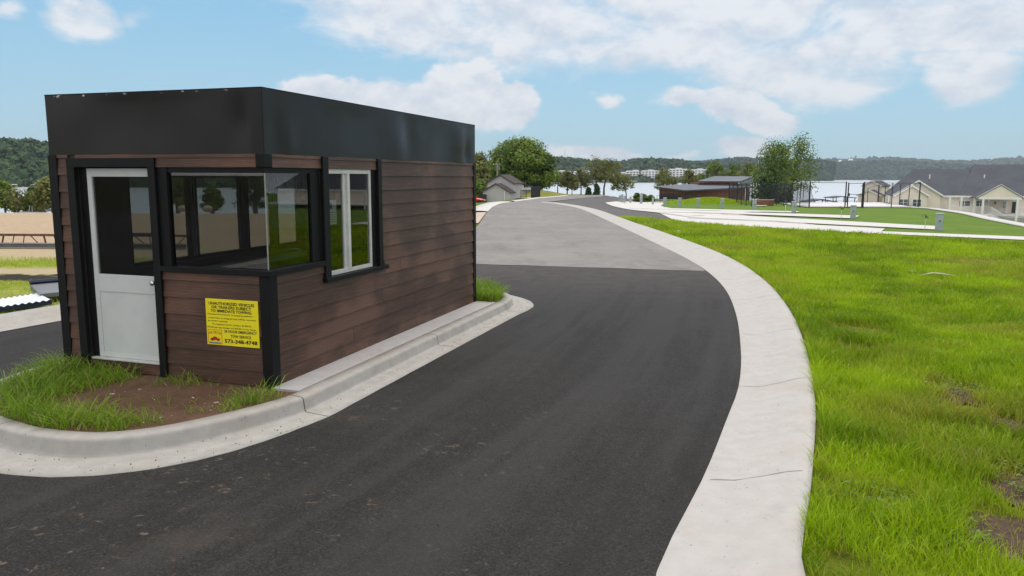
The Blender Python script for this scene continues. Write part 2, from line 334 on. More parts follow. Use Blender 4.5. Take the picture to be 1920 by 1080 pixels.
M['forest_far'] = tinted('distant_forest_canopy', (.022, .054, .032), (.065, .11, .055), .9, .0, .1)
def mk_net():
    m, n, b = mat('black_mesh_screen'); o = n.n['Material Output']
    t = n.node('ShaderNodeBsdfTransparent'); b.inputs['Base Color'].default_value = (.012, .013, .016, 1); b.inputs['Roughness'].default_value = .7
    mx = n.node('ShaderNodeMixShader'); mx.inputs[0].default_value = .34
    n.l.new(t.outputs[0], mx.inputs[1]); n.l.new(b.outputs[0], mx.inputs[2]); n.l.new(mx.outputs[0], o.inputs['Surface']); return m
M['net'] = mk_net()

# ------------------------------------------------------------------ object helpers
def setp(o, label=None, cat=None, group=None, kind=None):
    if label: o['label'] = label
    if cat: o['category'] = cat
    if group: o['group'] = group
    if kind: o['kind'] = kind
    return o
def thing(name, label, cat, loc=(0, 0, 0), rz=0, group=None):
    o = bpy.data.objects.new(name, None); C.objects.link(o); o.location = loc; o.rotation_euler = (0, 0, rz); o.empty_display_size = .2
    return setp(o, label, cat, group)
class MB:
    def __init__(s): s.v = []; s.f = []; s.t = []; s.m = []; s.cur = .5; s.mi = 0
    def add(s, vs_, fs):
        k = len(s.v); s.v += [tuple(map(float, p)) for p in vs_]; s.t += [s.cur]*len(vs_)
        for f in fs: s.f.append(tuple(k+i for i in f)); s.m.append(s.mi)
        return s
    def box(s, x0, x1, y0, y1, z0, z1):
        return s.add([(x0, y0, z0), (x1, y0, z0), (x1, y1, z0), (x0, y1, z0), (x0, y0, z1), (x1, y0, z1), (x1, y1, z1), (x0, y1, z1)],
                     [(0, 3, 2, 1), (4, 5, 6, 7), (0, 1, 5, 4), (1, 2, 6, 5), (2, 3, 7, 6), (3, 0, 4, 7)])
    def pane(s, x0, x1, y0, y1, z0, z1):          # one sheet of glass, thin axis x or y
        if x1-x0 < y1-y0: x = (x0+x1)/2; return s.add([(x, y0, z0), (x, y1, z0), (x, y1, z1), (x, y0, z1)], [(0, 1, 2, 3)])
        y = (y0+y1)/2; return s.add([(x0, y, z0), (x1, y, z0), (x1, y, z1), (x0, y, z1)], [(0, 1, 2, 3)])
    def prism(s, poly, axis, a, b):      # poly: 2-D points; extruded along axis ('x','y','z') from a to b
        n = len(poly)
        def p3(p, t): return (t, p[0], p[1]) if axis == 'x' else ((p[0], t, p[1]) if axis == 'y' else (p[0], p[1], t))
        vs_ = [p3(p, a) for p in poly]+[p3(p, b) for p in poly]
        return s.add(vs_, [tuple(range(n))[::-1], tuple(range(n, 2*n))]+[(i, (i+1) % n, n+(i+1) % n, n+i) for i in range(n)])
    def tube(s, pts, rad, n=8, cap=True):
        pts = [Vector(p) for p in pts]; rad = rad if isinstance(rad, (list, tuple)) else [rad]*len(pts)
        rings = []; ref = None
        for i, p in enumerate(pts):
            d = (pts[min(i+1, len(pts)-1)]-pts[max(i-1, 0)]).normalized()
            if ref is None: ref = Vector((0, 0, 1)) if abs(d.z) < .9 else Vector((1, 0, 0))
            a = d.cross(ref).normalized(); b_ = d.cross(a).normalized(); ref = -b_.cross(d).cross(d) if False else ref
            rings.append([p+(a*math.cos(2*math.pi*k/n)+b_*math.sin(2*math.pi*k/n))*rad[i] for k in range(n)])
        fs = []
        for i in range(len(pts)-1):
            for k in range(n): fs.append((i*n+k, i*n+(k+1) % n, (i+1)*n+(k+1) % n, (i+1)*n+k))
        if cap: fs += [tuple(range(n))[::-1], tuple(range((len(pts)-1)*n, len(pts)*n))]
        return s.add([p for r in rings for p in r], fs)
    def lathe(s, c, prof, n=16, axis='z'):
        vs_ = []; fs = []
        for (r, h) in prof:
            for k in range(n):
                a = 2*math.pi*k/n; x, y = r*math.cos(a), r*math.sin(a)
                vs_.append((c[0]+x, c[1]+y, c[2]+h) if axis == 'z' else ((c[0]+x, c[1]+h, c[2]+y) if axis == 'y' else (c[0]+h, c[1]+x, c[2]+y)))
        for i in range(len(prof)-1):
            for k in range(n): fs.append((i*n+k, i*n+(k+1) % n, (i+1)*n+(k+1) % n, (i+1)*n+k))
        fs += [tuple(range(n))[::-1], tuple(range((len(prof)-1)*n, len(prof)*n))]
        return s.add(vs_, fs)
    def build(s, name, m, parent=None, bevel=0, smooth=False, label=None, recalc=True):
        me = bpy.data.meshes.new(name); me.from_pydata(s.v, [], s.f)
        for mm in (m if isinstance(m, (list, tuple)) else [m]): me.materials.append(mm)
        if any(s.m): me.polygons.foreach_set('material_index', s.m)
        a = me.attributes.new('tint', 'FLOAT', 'POINT'); a.data.foreach_set('value', s.t)
        if recalc:
            bm = bmesh.new(); bm.from_mesh(me); bmesh.ops.recalc_face_normals(bm, faces=bm.faces); bm.to_mesh(me); bm.free()
        if smooth: me.polygons.foreach_set('use_smooth', [True]*len(me.polygons))
        me.update()
        o = bpy.data.objects.new(name, me); C.objects.link(o)
        if parent: o.parent = parent
        if bevel:
            b = o.modifiers.new('bevel', 'BEVEL'); b.width = bevel; b.segments = 2; b.limit_method = 'ANGLE'
        if label: o['label'] = label
        return o
def npmesh(name, V, F, m, tint=None, dry=None, smooth=False, parent=None):
    """V (n,3), F (m,k) with k 3 or 4"""
    me = bpy.data.meshes.new(name); V = np.asarray(V, np.float32); F = np.asarray(F, np.int32); k = F.shape[1]
    me.vertices.add(len(V)); me.vertices.foreach_set('co', V.ravel())
    me.loops.add(F.size); me.loops.foreach_set('vertex_index', F.ravel())
    me.polygons.add(len(F)); me.polygons.foreach_set('loop_start', np.arange(0, F.size, k, dtype=np.int32)); me.polygons.foreach_set('loop_total', np.full(len(F), k, np.int32))
    if smooth: me.polygons.foreach_set('use_smooth', np.ones(len(F), bool))
    if tint is not None: me.attributes.new('tint', 'FLOAT', 'POINT').data.foreach_set('value', np.asarray(tint, np.float32))
    if dry is not None: me.attributes.new('dry', 'FLOAT', 'POINT').data.foreach_set('value', np.asarray(dry, np.float32))
    me.materials.append(m); me.update(calc_edges=True); me.validate()
    o = bpy.data.objects.new(name, me); C.objects.link(o)
    if parent: o.parent = parent
    return o
def copy_tree(o, parent=None):
    c = o.copy(); C.objects.link(c)
    if parent: c.parent = parent
    for ch in list(o.children): copy_tree(ch, c)
    return c

# ------------------------------------------------------------------ terrain
Y0X = [-70, -60, -35, -22, -8, 0, 20, 43, 48, 60, 90, 160]; Y0V = [74, 76, 80, 118, 150, 162, 160, 160, 131, 131, 165, 190]
def H(x, y):
    x = np.asarray(x, float); y = np.asarray(y, float)
    Rr = np.interp(y, [0, 50, 58, 72, 90, 110, 135, 160], [0, 0, -.04, -.22, -.6, -.86, -1.12, -1.3])
    s = (x-6)*.768+(y-40)*.64
    rz = -1.0*ss(0, 9, s)+np.interp(y, [70, 85, 105, 135, 160], [0, -.15, -.55, -.95, -1.1])
    xr = np.interp(y, [0, 60, 75, 90, 110, 135], [5.6, 5.6, 6, 8, 12, 17]); w = ss(0, 6, x-xr)
    z = Rr*(1-w)+rz*w
    q = (x-36)*.942-(y-54)*.334
    z = z-2.4*ss(.5, 9, q)*ss(30, 36, x)
    z = z-1.0*ss(30, 75, y)*ss(8, 20, -x)
    z = z-.9*ss(70, 100, y)*ss(2, 8, -x+np.interp(y, [0, 75, 90, 110, 135], [-2, -1, 0, 3, 9]))
    z = z+1.25*np.exp(-((x-3.5)/5.5)**2-((y-146)/9)**2)
    z = z+.75*np.exp(-((x-31)/4.6)**2-((y-121)/4.5)**2)
    return z-13*ss(0, 1, (y-np.interp(x, Y0X, Y0V))/np.interp(x, [40, 46, 62, 70], [30, 10, 10, 30]))
def Hz(x, y): return float(H(x, y))
def hit(u, v, up=0.):
    r = ray(u, v); r = r/r[1]; ys = np.linspace(3, 260, 20000)
    d = HC+r[2]*ys-(H(r[0]*ys, ys)+up); i = int(np.argmax(d < 0))
    if d[i] >= 0: i = int(np.argmin(np.where(ys > 60, d, 99)))
    return (float(r[0]*ys[i]), float(ys[i]), float(H(r[0]*ys[i], ys[i])))
def axis_pts(lims):
    out = []
    for a, b, st in lims: out += list(np.arange(a, b, st))
    return np.array(out+[lims[-1][1]])
gx = axis_pts([(-12000, -400, 2900), (-400, -100, 50), (-100, -30, 4), (-30, 30, .75), (30, 80, 1.5), (80, 200, 5), (200, 12000, 2360)])
gy = axis_pts([(-3000, -60, 700), (-60, 0, 5), (0, 60, .75), (60, 200, 1.5), (200, 260, 6), (260, 12000, 1174)])
def gridmesh(name, X, Y, Z, m, smooth=True):
    ny, nx = X.shape; V = np.stack([X.ravel(), Y.ravel(), Z.ravel()], 1); i = np.arange(nx*ny).reshape(ny, nx)
    F = np.stack([i[:-1, :-1].ravel(), i[:-1, 1:].ravel(), i[1:, 1:].ravel(), i[1:, :-1].ravel()], 1)
    return npmesh(name, V, F, m, smooth=smooth)
X, Y = np.meshgrid(gx, gy); gz = H(X, Y)-.03
gz -= 8*ss(0, 60, Y-205); gz -= .02*ss(50, 80, Y)                       # sheets lie a little higher than the ground far away
setp(gridmesh('ground', X, Y, gz, M['ground']), kind='structure')
def resample(p, n):
    p = np.asarray(p, float); d = np.r_[0, np.cumsum(np.hypot(*np.diff(p[:, :2], axis=0).T))]; t = np.linspace(0, d[-1], n)
    return np.stack([np.interp(t, d, p[:, k]) for k in range(p.shape[1])], 1)
def catmull(p, n=8, closed=False):
    p = [np.asarray(q, float) for q in p]; out = []; N = len(p); rngi = range(N if closed else N-1)
    for i in rngi:
        if closed: a, b, c, d = p[(i-1) % N], p[i], p[(i+1) % N], p[(i+2) % N]
        else: a, b, c, d = p[max(i-1, 0)], p[i], p[i+1], p[min(i+2, N-1)]
        for k in range(n):
            t = k/n; out.append(.5*((2*b)+(-a+c)*t+(2*a-5*b+4*c-d)*t*t+(-a+3*b-3*c+d)*t**3))
    if not closed: out.append(p[-1])
    return np.array(out)
def loft(name, L, Rt, nl, nw, off, m, kind='structure', wav=0):
    L = resample(L, nl); Rt = resample(Rt, nl); t = np.linspace(0, 1, nw)[None, :]
    X = L[:, :1]*(1-t)+Rt[:, :1]*t; Y = L[:, 1:2]*(1-t)+Rt[:, 1:2]*t
    Z = H(X, Y)+off
    o = gridmesh(name, X, Y, Z, m); setp(o, kind=kind)
    if wav:
        o.data.attributes.new('tint', 'FLOAT', 'POINT').data.foreach_set('value', np.broadcast_to(t, X.shape).astype(np.float32).ravel()); o.data.attributes.new('dry', 'FLOAT', 'POINT').data.foreach_set('value', np.broadcast_to(np.linspace(0, 24, nl)[:, None], X.shape).astype(np.float32).ravel())
    return o
# right-hand kerb strip: inner edge against the asphalt, outer edge against the lawn
inner = [(0.1, -2), (.22, 1), (.55, 3), (.83, 4.13), (1.16, 4.91), (1.53, 5.75), (2.08, 7.13), (2.45, 8.07), (2.80, 9.15), (3.10, 10.19), (3.57, 11.93), (3.97, 13.61), (4.30, 15.2), (4.57, 16.92), (4.77, 18.79), (4.88, 20.5), (4.95, 23), (4.98, 30), (5.0, 36), (5.0, 42), (4.98, 50), (4.9, 56), (4.6, 62), (4.15, 68), (3.6, 73.5), (2.9, 78.5)]
outer = [(1.15, -2), (1.2, 1), (1.45, 3), (1.67, 4.14), (2.04, 5.0), (2.37, 5.78), (2.92, 7.14), (3.50, 8.77), (4.06, 10.55), (4.52, 12.17), (5.05, 14.37), (5.48, 16.6), (5.87, 19.4), (6.1, 22.6), (6.15, 26.2), (6.12, 29.5), (6.05, 34), (5.95, 38), (5.9, 44.6), (5.8, 52.3), (5.5, 58), (5.0, 64), (4.4, 70), (3.7, 75), (2.98, 78.7)]
inner_s, outer_s = catmull(inner, 6), catmull(outer, 6)
left = [(-13.5, -3), (-10.6, 3.5), (-9.1, 7), (-7.44, 10.96), (-6.0, 14.4), (-4.5, 18), (-3.0, 22.5), (-2.1, 27), (-1.7, 31), (-1.6, 36), (-1.6, 48), (-1.5, 58), (-1.2, 68), (-.7, 76), (.6, 90), (2.4, 103), (4.6, 117), (9.6, 135), (17, 152)]
left_s = catmull(left, 6)
rightfar = [(x, y) for x, y in inner_s if y < 78]+[(3.4, 82), (5.2, 92), (8.0, 106), (12, 122), (16.5, 136), (24, 152)]
def clip_y(p, a, b):
    p = np.array([q for q in p]); x = lambda y: np.interp(y, p[:, 1], p[:, 0]); ys = np.linspace(a, b, 60); return [(float(x(y)), float(y)) for y in ys]
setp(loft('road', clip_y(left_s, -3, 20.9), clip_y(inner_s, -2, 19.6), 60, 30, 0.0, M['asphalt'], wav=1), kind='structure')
setp(loft('entrance_road', [(-45, -40), (-45, -3.2)], [(8, -40), (.2, -3.2)], 20, 12, .0, M['asphalt']), kind='structure')
setp(loft('entrance_apron', [(-45, -3.2), (-22, 8)], [(-13.8, -3.2), (-11.0, 3.2)], 12, 8, .008, M['asphalt']), kind='structure')
def seam_y(x): return 20.0-.245*(x+.95)+.03*math.sin(x*3.1)+.02*math.sin(x*11)
def road_far():
    rows = []; ys = np.concatenate([np.linspace(0, 1, 90)])
    Lp, Rp = np.array(left_s), np.array(rightfar)
    t = np.linspace(0, 1, 25); out = []
    for k in range(150):
        y = 18.3+(150-18.3)*(k/149)**1.3
        xl, xr = np.interp(y, Lp[:, 1], Lp[:, 0]), np.interp(y, Rp[:, 1], Rp[:, 0])
        xs = xl*(1-t)+xr*t
        yy = np.array([y if y > 21.2 else seam_y(x)+(y-18.3)/(21.2-18.3)*(21.2-seam_y(x)) for x in xs]); out.append((xs, yy))
    X = np.array([o[0] for o in out]); Y = np.array([o[1] for o in out]); Z = H(X, Y)+.0055+.022*ss(35, 80, Y)
    o = gridmesh('old_road', X, Y, Z, M['asphalt_old']); setp(o, kind='structure')
road_far()
# branch lane to the right of the kerb nose, falling towards the pads
setp(loft('branch_road', [(6.0, 37), (6.0, 42), (5.95, 50), (5.7, 58), (4.6, 70), (3.5, 78.8), (5.5, 92), (8.2, 106), (12.2, 122), (17, 136)],
          [(13.5, 33), (14.5, 45), (14.6, 55), (14.4, 64), (13, 74), (11, 84), (11.5, 95), (14.5, 108), (19, 123), (24, 136)], 90, 16, .006, M['asphalt_mid']), kind='structure')
def kerb_strip():
    n = 170; a = resample(inner_s, n); b = resample(outer_s, n)
    prof = [(0, .004), (.04, .012), (.3, .0), (.55, .035), (.78, .075), (.93, .085), (1.0, .075), (1.0, -.12)]
    V = []; 
    for i in range(n):
        for t, z in prof:
            p = a[i]*(1-t)+b[i]*t; zz = Hz(*a[i]) + z
            V.append((p[0], p[1], zz+(.02 if a[i][1] > 60 else 0)))
    k = len(prof); F = []
    for i in range(n-1):
        for j in range(k-1): F.append((i*k+j, i*k+j+1, (i+1)*k+j+1, (i+1)*k+j))
    o = npmesh('gutter_kerb', V, F, M['concrete'], smooth=True); setp(o, kind='structure')
    mb = MB(); rng2 = random.Random(3)   # saw-cut joints
    d = np.r_[0, np.cumsum(np.hypot(*np.diff(a, axis=0).T))]; s = 1.2
    while s < 60:
        i = int(np.searchsorted(d, s)); p, q = a[i], b[i]
        pts = [(float(p[0]*(1-t)+q[0]*t+.03*math.sin(t*3+s)), float(p[1]*(1-t)+q[1]*t+.03*math.sin(t*3+s)), float(np.interp(t, [0, .04, .3, .55, .78, .93, 1], [.004, .012, 0, .035, .075, .085, .075]))+.003) for t in np.linspace(.01, .99, 12)]
        for a_, b_ in zip(pts[:-1], pts[1:]):
            w_ = .004; mb.add([(a_[0], a_[1]-w_, a_[2]), (b_[0], b_[1]-w_, b_[2]), (b_[0], b_[1]+w_, b_[2]), (a_[0], a_[1]+w_, a_[2])], [(0, 1, 2, 3)])
        s += 3.05
    setp(mb.build('kerb_joints', M['greysteel'], recalc=False), kind='structure')
kerb_strip()
# left kerb
ls = np.array(left_s)
def offset(path, d):
    p = np.asarray(path, float); t = np.gradient(p, axis=0); t /= np.linalg.norm(t, axis=1)[:, None]
    return p+np.stack([-t[:, 1], t[:, 0]], 1)*d
def strip_profile(name, path, prof, m, hfun=True):
    V = []; k = len(prof); offs = [offset(path, d) for d, z in prof]
    for i in range(len(path)):
        z0 = Hz(*path[i]) if hfun else 0
        for j, (d, z) in enumerate(prof): V.append((offs[j][i][0], offs[j][i][1], z0+z))
    F = [(i*k+j, i*k+j+1, (i+1)*k+j+1, (i+1)*k+j) for i in range(len(path)-1) for j in range(k-1)]
    o = npmesh(name, V, F, m, smooth=True); setp(o, kind='structure'); return o
lp = np.array(clip_y(left_s, -3, 33.5)); lp2 = np.array(clip_y(left_s, 50, 84)); lp3 = np.array(clip_y(left_s, 88, 136))
kp = [(0, .008), (.35, .012), (.5, .05), (.8, .09), (1.0, .085), (1.0, -.1)]
strip_profile('left_kerb', lp, kp, M['kerb_concrete']); strip_profile('sidewalk', lp2, [(0, .03), (.3, .06), (1.3, .07), (1.3, -.15)], M['white_concrete']); strip_profile('far_kerb', lp3, [(0, .03), (.3, .08), (.7, .09), (.7, -.15)], M['white_concrete'])
setp(loft('driveway_apron', [(-7, 36), (-7, 48)], [(-1.65, 37.5), (-1.65, 49)], 8, 6, .022, M['tan']), kind='structure')

# ------------------------------------------------------------------ pads, court, walks (right)
def sheet(name, quad, off, m, nl=14, nw=10):   # quad corners in world xy: a-b one long side, d-c the other
    a, b, c_, d = quad; return loft(name, [a, b], [d, c_], nl, nw, off, m)
def hx(u, v): p = hit(u, v); return (p[0], p[1])
c7 = lambda x, y: hx(1200+x/2.667, 360+y/2.667)
sheet('concrete_walk', [(12.5, 52), c7(1225, 205), (34.0, 37.5), (34, 30)][:4] if False else [(14.0, 51.0), (38, 33.5), (39.5, 36.8), c7(700, 178)], .014, M['white_concrete'])
sheet('vehicle_pad', [c7(520, 188), c7(1200, 205), c7(1225, 184), c7(250, 134)], 0.030, M['white_concrete'])
sheet('vehicle_pad', [c7(690, 150), c7(1480, 190), c7(1480, 172), c7(400, 113)], 0.034, M['white_concrete'])
sheet('vehicle_pad', [c7(240, 128), c7(640, 146), c7(820, 137), c7(110, 103)], 0.038, M['white_concrete'])
sheet('vehicle_pad', [c7(440, 110), c7(1070, 134), c7(1098, 120), c7(250, 96)], 0.042, M['white_concrete'])
sheet('vehicle_pad', [c7(60, 98), c7(400, 108), c7(560, 101), c7(0, 84)], 0.046, M['white_concrete'])
sheet('vehicle_pad', [c7(200, 93), c7(770, 106), c7(800, 99), c7(100, 82)], 0.050, M['white_concrete'])
sheet('vehicle_pad', [c7(-60, 84), c7(400, 97), c7(560, 93), c7(-100, 76)], 0.054, M['white_concrete'])
setp(loft('pad_apron', [(14.4, 64), (12.9, 74), (10.9, 84), (11.4, 95), (14.4, 108), (18.8, 122)], [(16.5, 66), (17, 80), (18, 92), (20, 104), (23, 116), (26, 130)], 40, 10, .060, M['white_concrete']), kind='structure')
sheet('pad_apron', [c7(505, 187), c7(60, 92), c7(260, 86), c7(1150, 203)], .024, M['white_concrete'], 24, 12)
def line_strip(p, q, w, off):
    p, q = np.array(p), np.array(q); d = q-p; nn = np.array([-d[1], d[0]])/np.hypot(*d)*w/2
    setp(loft('pad_edge_shade', [p+nn, q+nn], [p-nn, q-nn], 20, 2, off, M['asphalt_mid']), kind='structure')  # dark strips painted for the edge shadow and joints between pads
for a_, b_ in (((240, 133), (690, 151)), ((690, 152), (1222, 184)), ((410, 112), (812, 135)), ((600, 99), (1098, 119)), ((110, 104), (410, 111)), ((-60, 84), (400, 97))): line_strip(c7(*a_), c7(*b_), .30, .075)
# tennis court
k4 = lambda x, y: hx(1440+x/6, 240+y/6)

def at(u, D): return (PX(u, D), D)
sheet('court', [at(1519, 94.5), at(1730, 96.3), at(1655, 134), at(1449, 134)], .05, M['court'], 30, 14)
sheet('court', [at(1413, 110), at(1416, 101.5), at(1440, 104), at(1446, 116)], .046, M['court'], 20, 10)
wpts = [(50.2, 96), (49, 90), (47, 85), (43.7, 75), (41, 68), (38.7, 62), (36, 54), (34, 48)]
strip_profile('footpath', catmull(wpts, 8), [(-.6, .0), (-.6, .06), (.5, .06), (.5, -.1)], M['white_concrete'])
setp(loft('lower_drive', [(20.5, 128), (24, 150)], [(25.5, 128), (30, 150)], 12, 6, .05, M['asphalt_mid']), kind='structure')

# ------------------------------------------------------------------ lake and far hills
lake = MB(); lake.add([(-11000, 70, -10), (11000, 70, -10), (11000, 11000, -10), (-11000, 11000, -10)], [(0, 1, 2, 3)])
setp(lake.build('lake', M['water'], recalc=False), kind='structure')
def vnoise(x, y, s):
    return np.array([mnoise.noise(Vector((a*s, b*s, 3.1))) for a, b in zip(np.ravel(x), np.ravel(y))]).reshape(np.shape(x))
def hill(name, ridge, D0, D1, m, fm, lump, dens_n, seed, vshore=None, fname='forest'):
    us = np.array([r[0] for r in ridge], float); vsr = np.array([r[1] for r in ridge], float)
    nu = 160; uu = np.linspace(us[0], us[-1], nu); zz = []; nr = 12
    X = np.zeros((nr, nu)); Y = X.copy(); Z = X.copy()
    for j, u in enumerate(uu):
        top = P(u, np.interp(u, us, vsr), D1)
        for i in range(nr):
            t = i/(nr-1); D = D0+(D1-D0)*t
            X[i, j] = PX(u, D); Y[i, j] = D; prof = 1-(1-t)**1.7
            Z[i, j] = -11+(top[2]-lump*.45+11)*prof
    Z[1:-1] += vnoise(X[1:-1], Y[1:-1], 1/(D1*.08))*lump*1.3
    setp(gridmesh(name, X, Y, Z, m), kind='structure')
    r = np.random.default_rng(seed); fi = r.random(dens_n)*(nu-1.01); ti = (r.random(dens_n)**.9)*(nr-1.01)
    a, b = fi.astype(int), ti.astype(int); fa, fb = fi-a, ti-b
    def bl(G): return G[b, a]*(1-fa)*(1-fb)+G[b, a+1]*fa*(1-fb)+G[b+1, a]*(1-fa)*fb+G[b+1, a+1]*fa*fb
    cx, cy, cz = bl(X), bl(Y), bl(Z); sz = lump*(.55+.75*r.random(dens_n)**1.5)
    K = 16; n = dens_n*K
    dirs = r.normal(size=(n, 3)); dirs[:, 2] = np.abs(dirs[:, 2])*1.0; dirs /= np.linalg.norm(dirs, axis=1)[:, None]
    S = np.repeat(sz, K)[:, None]; Cc = np.repeat(np.stack([cx, cy, cz], 1), K, 0)+dirs*S*np.array([.5, .5, .55])
    e1 = np.cross(dirs+r.normal(size=(n, 3))*.35, r.normal(size=(n, 3))); e1 /= np.linalg.norm(e1, axis=1)[:, None]; e2 = np.cross(dirs, e1)
    q = S*.30; V = np.stack([Cc-e1*q-e2*q*.7, Cc+e1*q-e2*q*.7, Cc+e2*q*1.1], 1).reshape(-1, 3)
    F = np.arange(n*3).reshape(-1, 3); tt = np.repeat(np.clip(r.normal(.45, .25, dens_n), 0, 1), K); tt = np.clip(tt+r.normal(0, .1, n), 0, 1)
    o = npmesh(fname, V, F, fm, tint=np.repeat(tt, 3)); setp(o, label=None, kind='stuff'); return o
dk = simple('forest_floor', (.028, .05, .024), .95, 0, .3, .02)
f1 = hill('hill', [(-700, 262), (-200, 266), (0, 268), (40, 270), (95, 269), (300, 276), (600, 296), (880, 306)], 770, 1080, dk, M['forest'], 13, 5200, 1)
f2 = hill('hill', [(860, 306), (960, 303), (1040, 301), (1100, 302), (1150, 304), (1190, 299), (1215, 302), (1250, 308), (1275, 308), (1330, 311), (1420, 316)], 1700, 2300, dk, M['forest'], 21, 5200, 2)
f3 = hill('hill', [(1270, 316), (1300, 308), (1340, 303), (1400, 301), (1440, 299), (1520, 300), (1560, 305)], 2900, 3500, dk, M['forest_far'], 26, 2600, 3)
f4 = hill('hill', [(1490, 309), (1530, 306), (1600, 304), (1680, 307), (1760, 309), (1850, 312), (2100, 312)], 4300, 4900, dk, M['forest_far'], 32, 4200, 4)
f5 = hill('hill', [(1400, 303), (1500, 299), (1580, 298.5), (1660, 300), (1770, 303), (1860, 298), (1930, 300), (2100, 303)], 6000, 6900, dk, M['forest_far'], 44, 3000, 5)
for o, l in ((f1, 'dense green woodland covering the hillside across the lake at far left'), (f2, 'woodland ridge behind the white lakeside apartment blocks'), (f3, 'wooded ridge beyond the brick building roofs'), (f4, 'dark green wooded shore across the lake at right'), (f5, 'bluish wooded ridge on the right skyline')):
    setp(o, label=l, cat='woodland')

# ------------------------------------------------------------------ island, kerb, slab, soil
th = .3161; BC = np.array([-2.41, 7.54]); da = np.array([math.sin(th), math.cos(th)]); db = np.array([-math.cos(th), math.sin(th)])
def bw(x, y): p = BC-db*x+da*y; return (float(p[0]), float(p[1]))      # booth-local (x right, y away) to world
isl = [(-.11, 12.84), (-.56, 11.5), (-1.01, 10.16), (-1.46, 8.82), (-1.86, 7.62), (-2.01, 7.18), (-2.2, 6.88), (-2.42, 6.61), (-2.75, 6.28), (-3.09, 6.06), (-3.49, 5.98), (-3.96, 6.08), (-4.33, 6.26), (-4.75, 6.55), (-5.1, 6.95), (-5.3, 7.4), (-5.36, 7.9), (-5.27, 8.45), (-4.9, 9.6), (-4.35, 11.3), (-3.8, 13.0), (-3.45, 14.2), (-3.1, 14.85), (-2.5, 15.2), (-1.7, 15.2), (-.95, 14.95), (-.4, 14.5), (-.08, 13.95), (0.0, 13.5), (-.03, 13.2)]
isl_s = catmull(isl, 6, True)
def island():
    p = isl_s; n = len(p); t = np.roll(p, -1, 0)-np.roll(p, 1, 0); t /= np.linalg.norm(t, axis=1)[:, None]
    nrm = np.stack([t[:, 1], -t[:, 0]], 1)         # outward? fix below
    c0 = p.mean(0)
    if np.mean(np.sum(nrm*(p-c0), 1)) < 0: nrm = -nrm
    gw = np.array([.29+.13*float(ss(7.2, 6.2, y)) + .1*float(ss(12.6, 13.6, y)) for x, y in p])
    prof = [('g', 1.0, -.02), ('g', 1.0, .006), ('g', .5, .010), ('a', .05, .012), ('a', .032, .013), ('a', .022, .020), ('a', .017, .032), ('a', .015, .045), ('a', 0.004, .115), ('a', .001, .130), ('a', -.005, .142), ('a', -.015, .150), ('a', -.028, .154), ('a', -.05, .156), ('a', -.155, .159), ('a', -.16, .10)]
    k = len(prof); V = []
    for i in range(n):
        for typ, d, z in prof:
            o = nrm[i]*(gw[i]*d if typ == 'g' else d); wob = .006*math.sin(i*1.7)+.004*math.sin(i*4.1) if (typ == 'g' and d == 1.0) else 0
            V.append((p[i][0]+o[0]*(1+wob), p[i][1]+o[1]*(1+wob), z))
    F = [(i*k+j, ((i+1) % n)*k+j, ((i+1) % n)*k+j+1, i*k+j+1) for i in range(n) for j in range(k-1)]
    setp(npmesh('island_kerb', V, F, M['kerb_concrete'], smooth=True), kind='structure')
    # construction joints: thin dark slots hugging the kerb profile
    mb = MB()
    for (jx, jy) in ((-2.01, 7.18), (-1.01, 10.16), (-.11, 12.84), (-4.4, 6.3), (-.4, 14.5)):
        i = int(np.argmin(np.hypot(p[:, 0]-jx, p[:, 1]-jy))); tt = t[i]; w_ = .005
        pr = [(nrm[i]*(gw[i]*d if typ == 'g' else d), z) for typ, d, z in prof[1:-1]]
        for (o1, z1), (o2, z2) in zip(pr[:-1], pr[1:]):
            e = nrm[i]*.0015; a_ = p[i]+o1+e; b_ = p[i]+o2+e
            mb.add([(a_[0]-tt[0]*w_, a_[1]-tt[1]*w_, z1+.001), (a_[0]+tt[0]*w_, a_[1]+tt[1]*w_, z1+.001), (b_[0]+tt[0]*w_, b_[1]+tt[1]*w_, z2+.001), (b_[0]-tt[0]*w_, b_[1]-tt[1]*w_, z2+.001)], [(0, 1, 2, 3)])
    setp(mb.build('island_kerb_joints', M['ink'], recalc=False), kind='structure')
    # soil bed
    inn = p-nrm*.158; rings = 14; V = []; cen = np.array([-2.9, 9.8])
    spine = lambda q: BC+da*np.clip((q-BC)@da, -.6, 6.6)+db*1.35
    for r in range(rings+1):
        f = r/rings
        for i in range(n):
            s_ = spine(inn[i]); q = inn[i]*(1-f)+s_*f
            V.append((q[0], q[1], .135+.02*f+.022*mnoise.noise(Vector((q[0]*2.2, q[1]*2.2, 0)))+.012*mnoise.noise(Vector((q[0]*9, q[1]*9, 4)))))
    F = [(r*n+i, r*n+(i+1) % n, (r+1)*n+(i+1) % n, (r+1)*n+i) for r in range(rings) for i in range(n)]
    setp(npmesh('island_soil', V, F, M['soil'], smooth=True), kind='structure')
    # slab between booth and kerb
    sl = MB(); a0, a1 = -.05, 5.72
    for i in range(24):
        y0_, y1_ = a0+(a1-a0)*i/24, a0+(a1-a0)*(i+1)/24
        def edge(y_):
            # distance from wall plane to the kerb's inner top edge at this station
            best = None
            w = [(float((q-BC)@da), float(-(q-BC)@db)) for q in inn]
            c_ = [v for v in w if v[1] > 0]; c_.sort(); return float(np.interp(y_, [v[0] for v in c_], [v[1] for v in c_]))
        e0, e1 = edge(y0_)-.008, edge(y1_)-.008
        pts = [bw(0.012, y0_), bw(e0, y0_), bw(e1, y1_), bw(0.012, y1_)]
        sl.add([(x, y, .161) for x, y in pts]+[(x, y, .10) for x, y in pts], [(0, 1, 2, 3), (1, 5, 6, 2), (0, 4, 5, 1), (3, 2, 6, 7)])
    setp(sl.build('concrete_slab', M['slab'], recalc=True), kind='structure')
island()

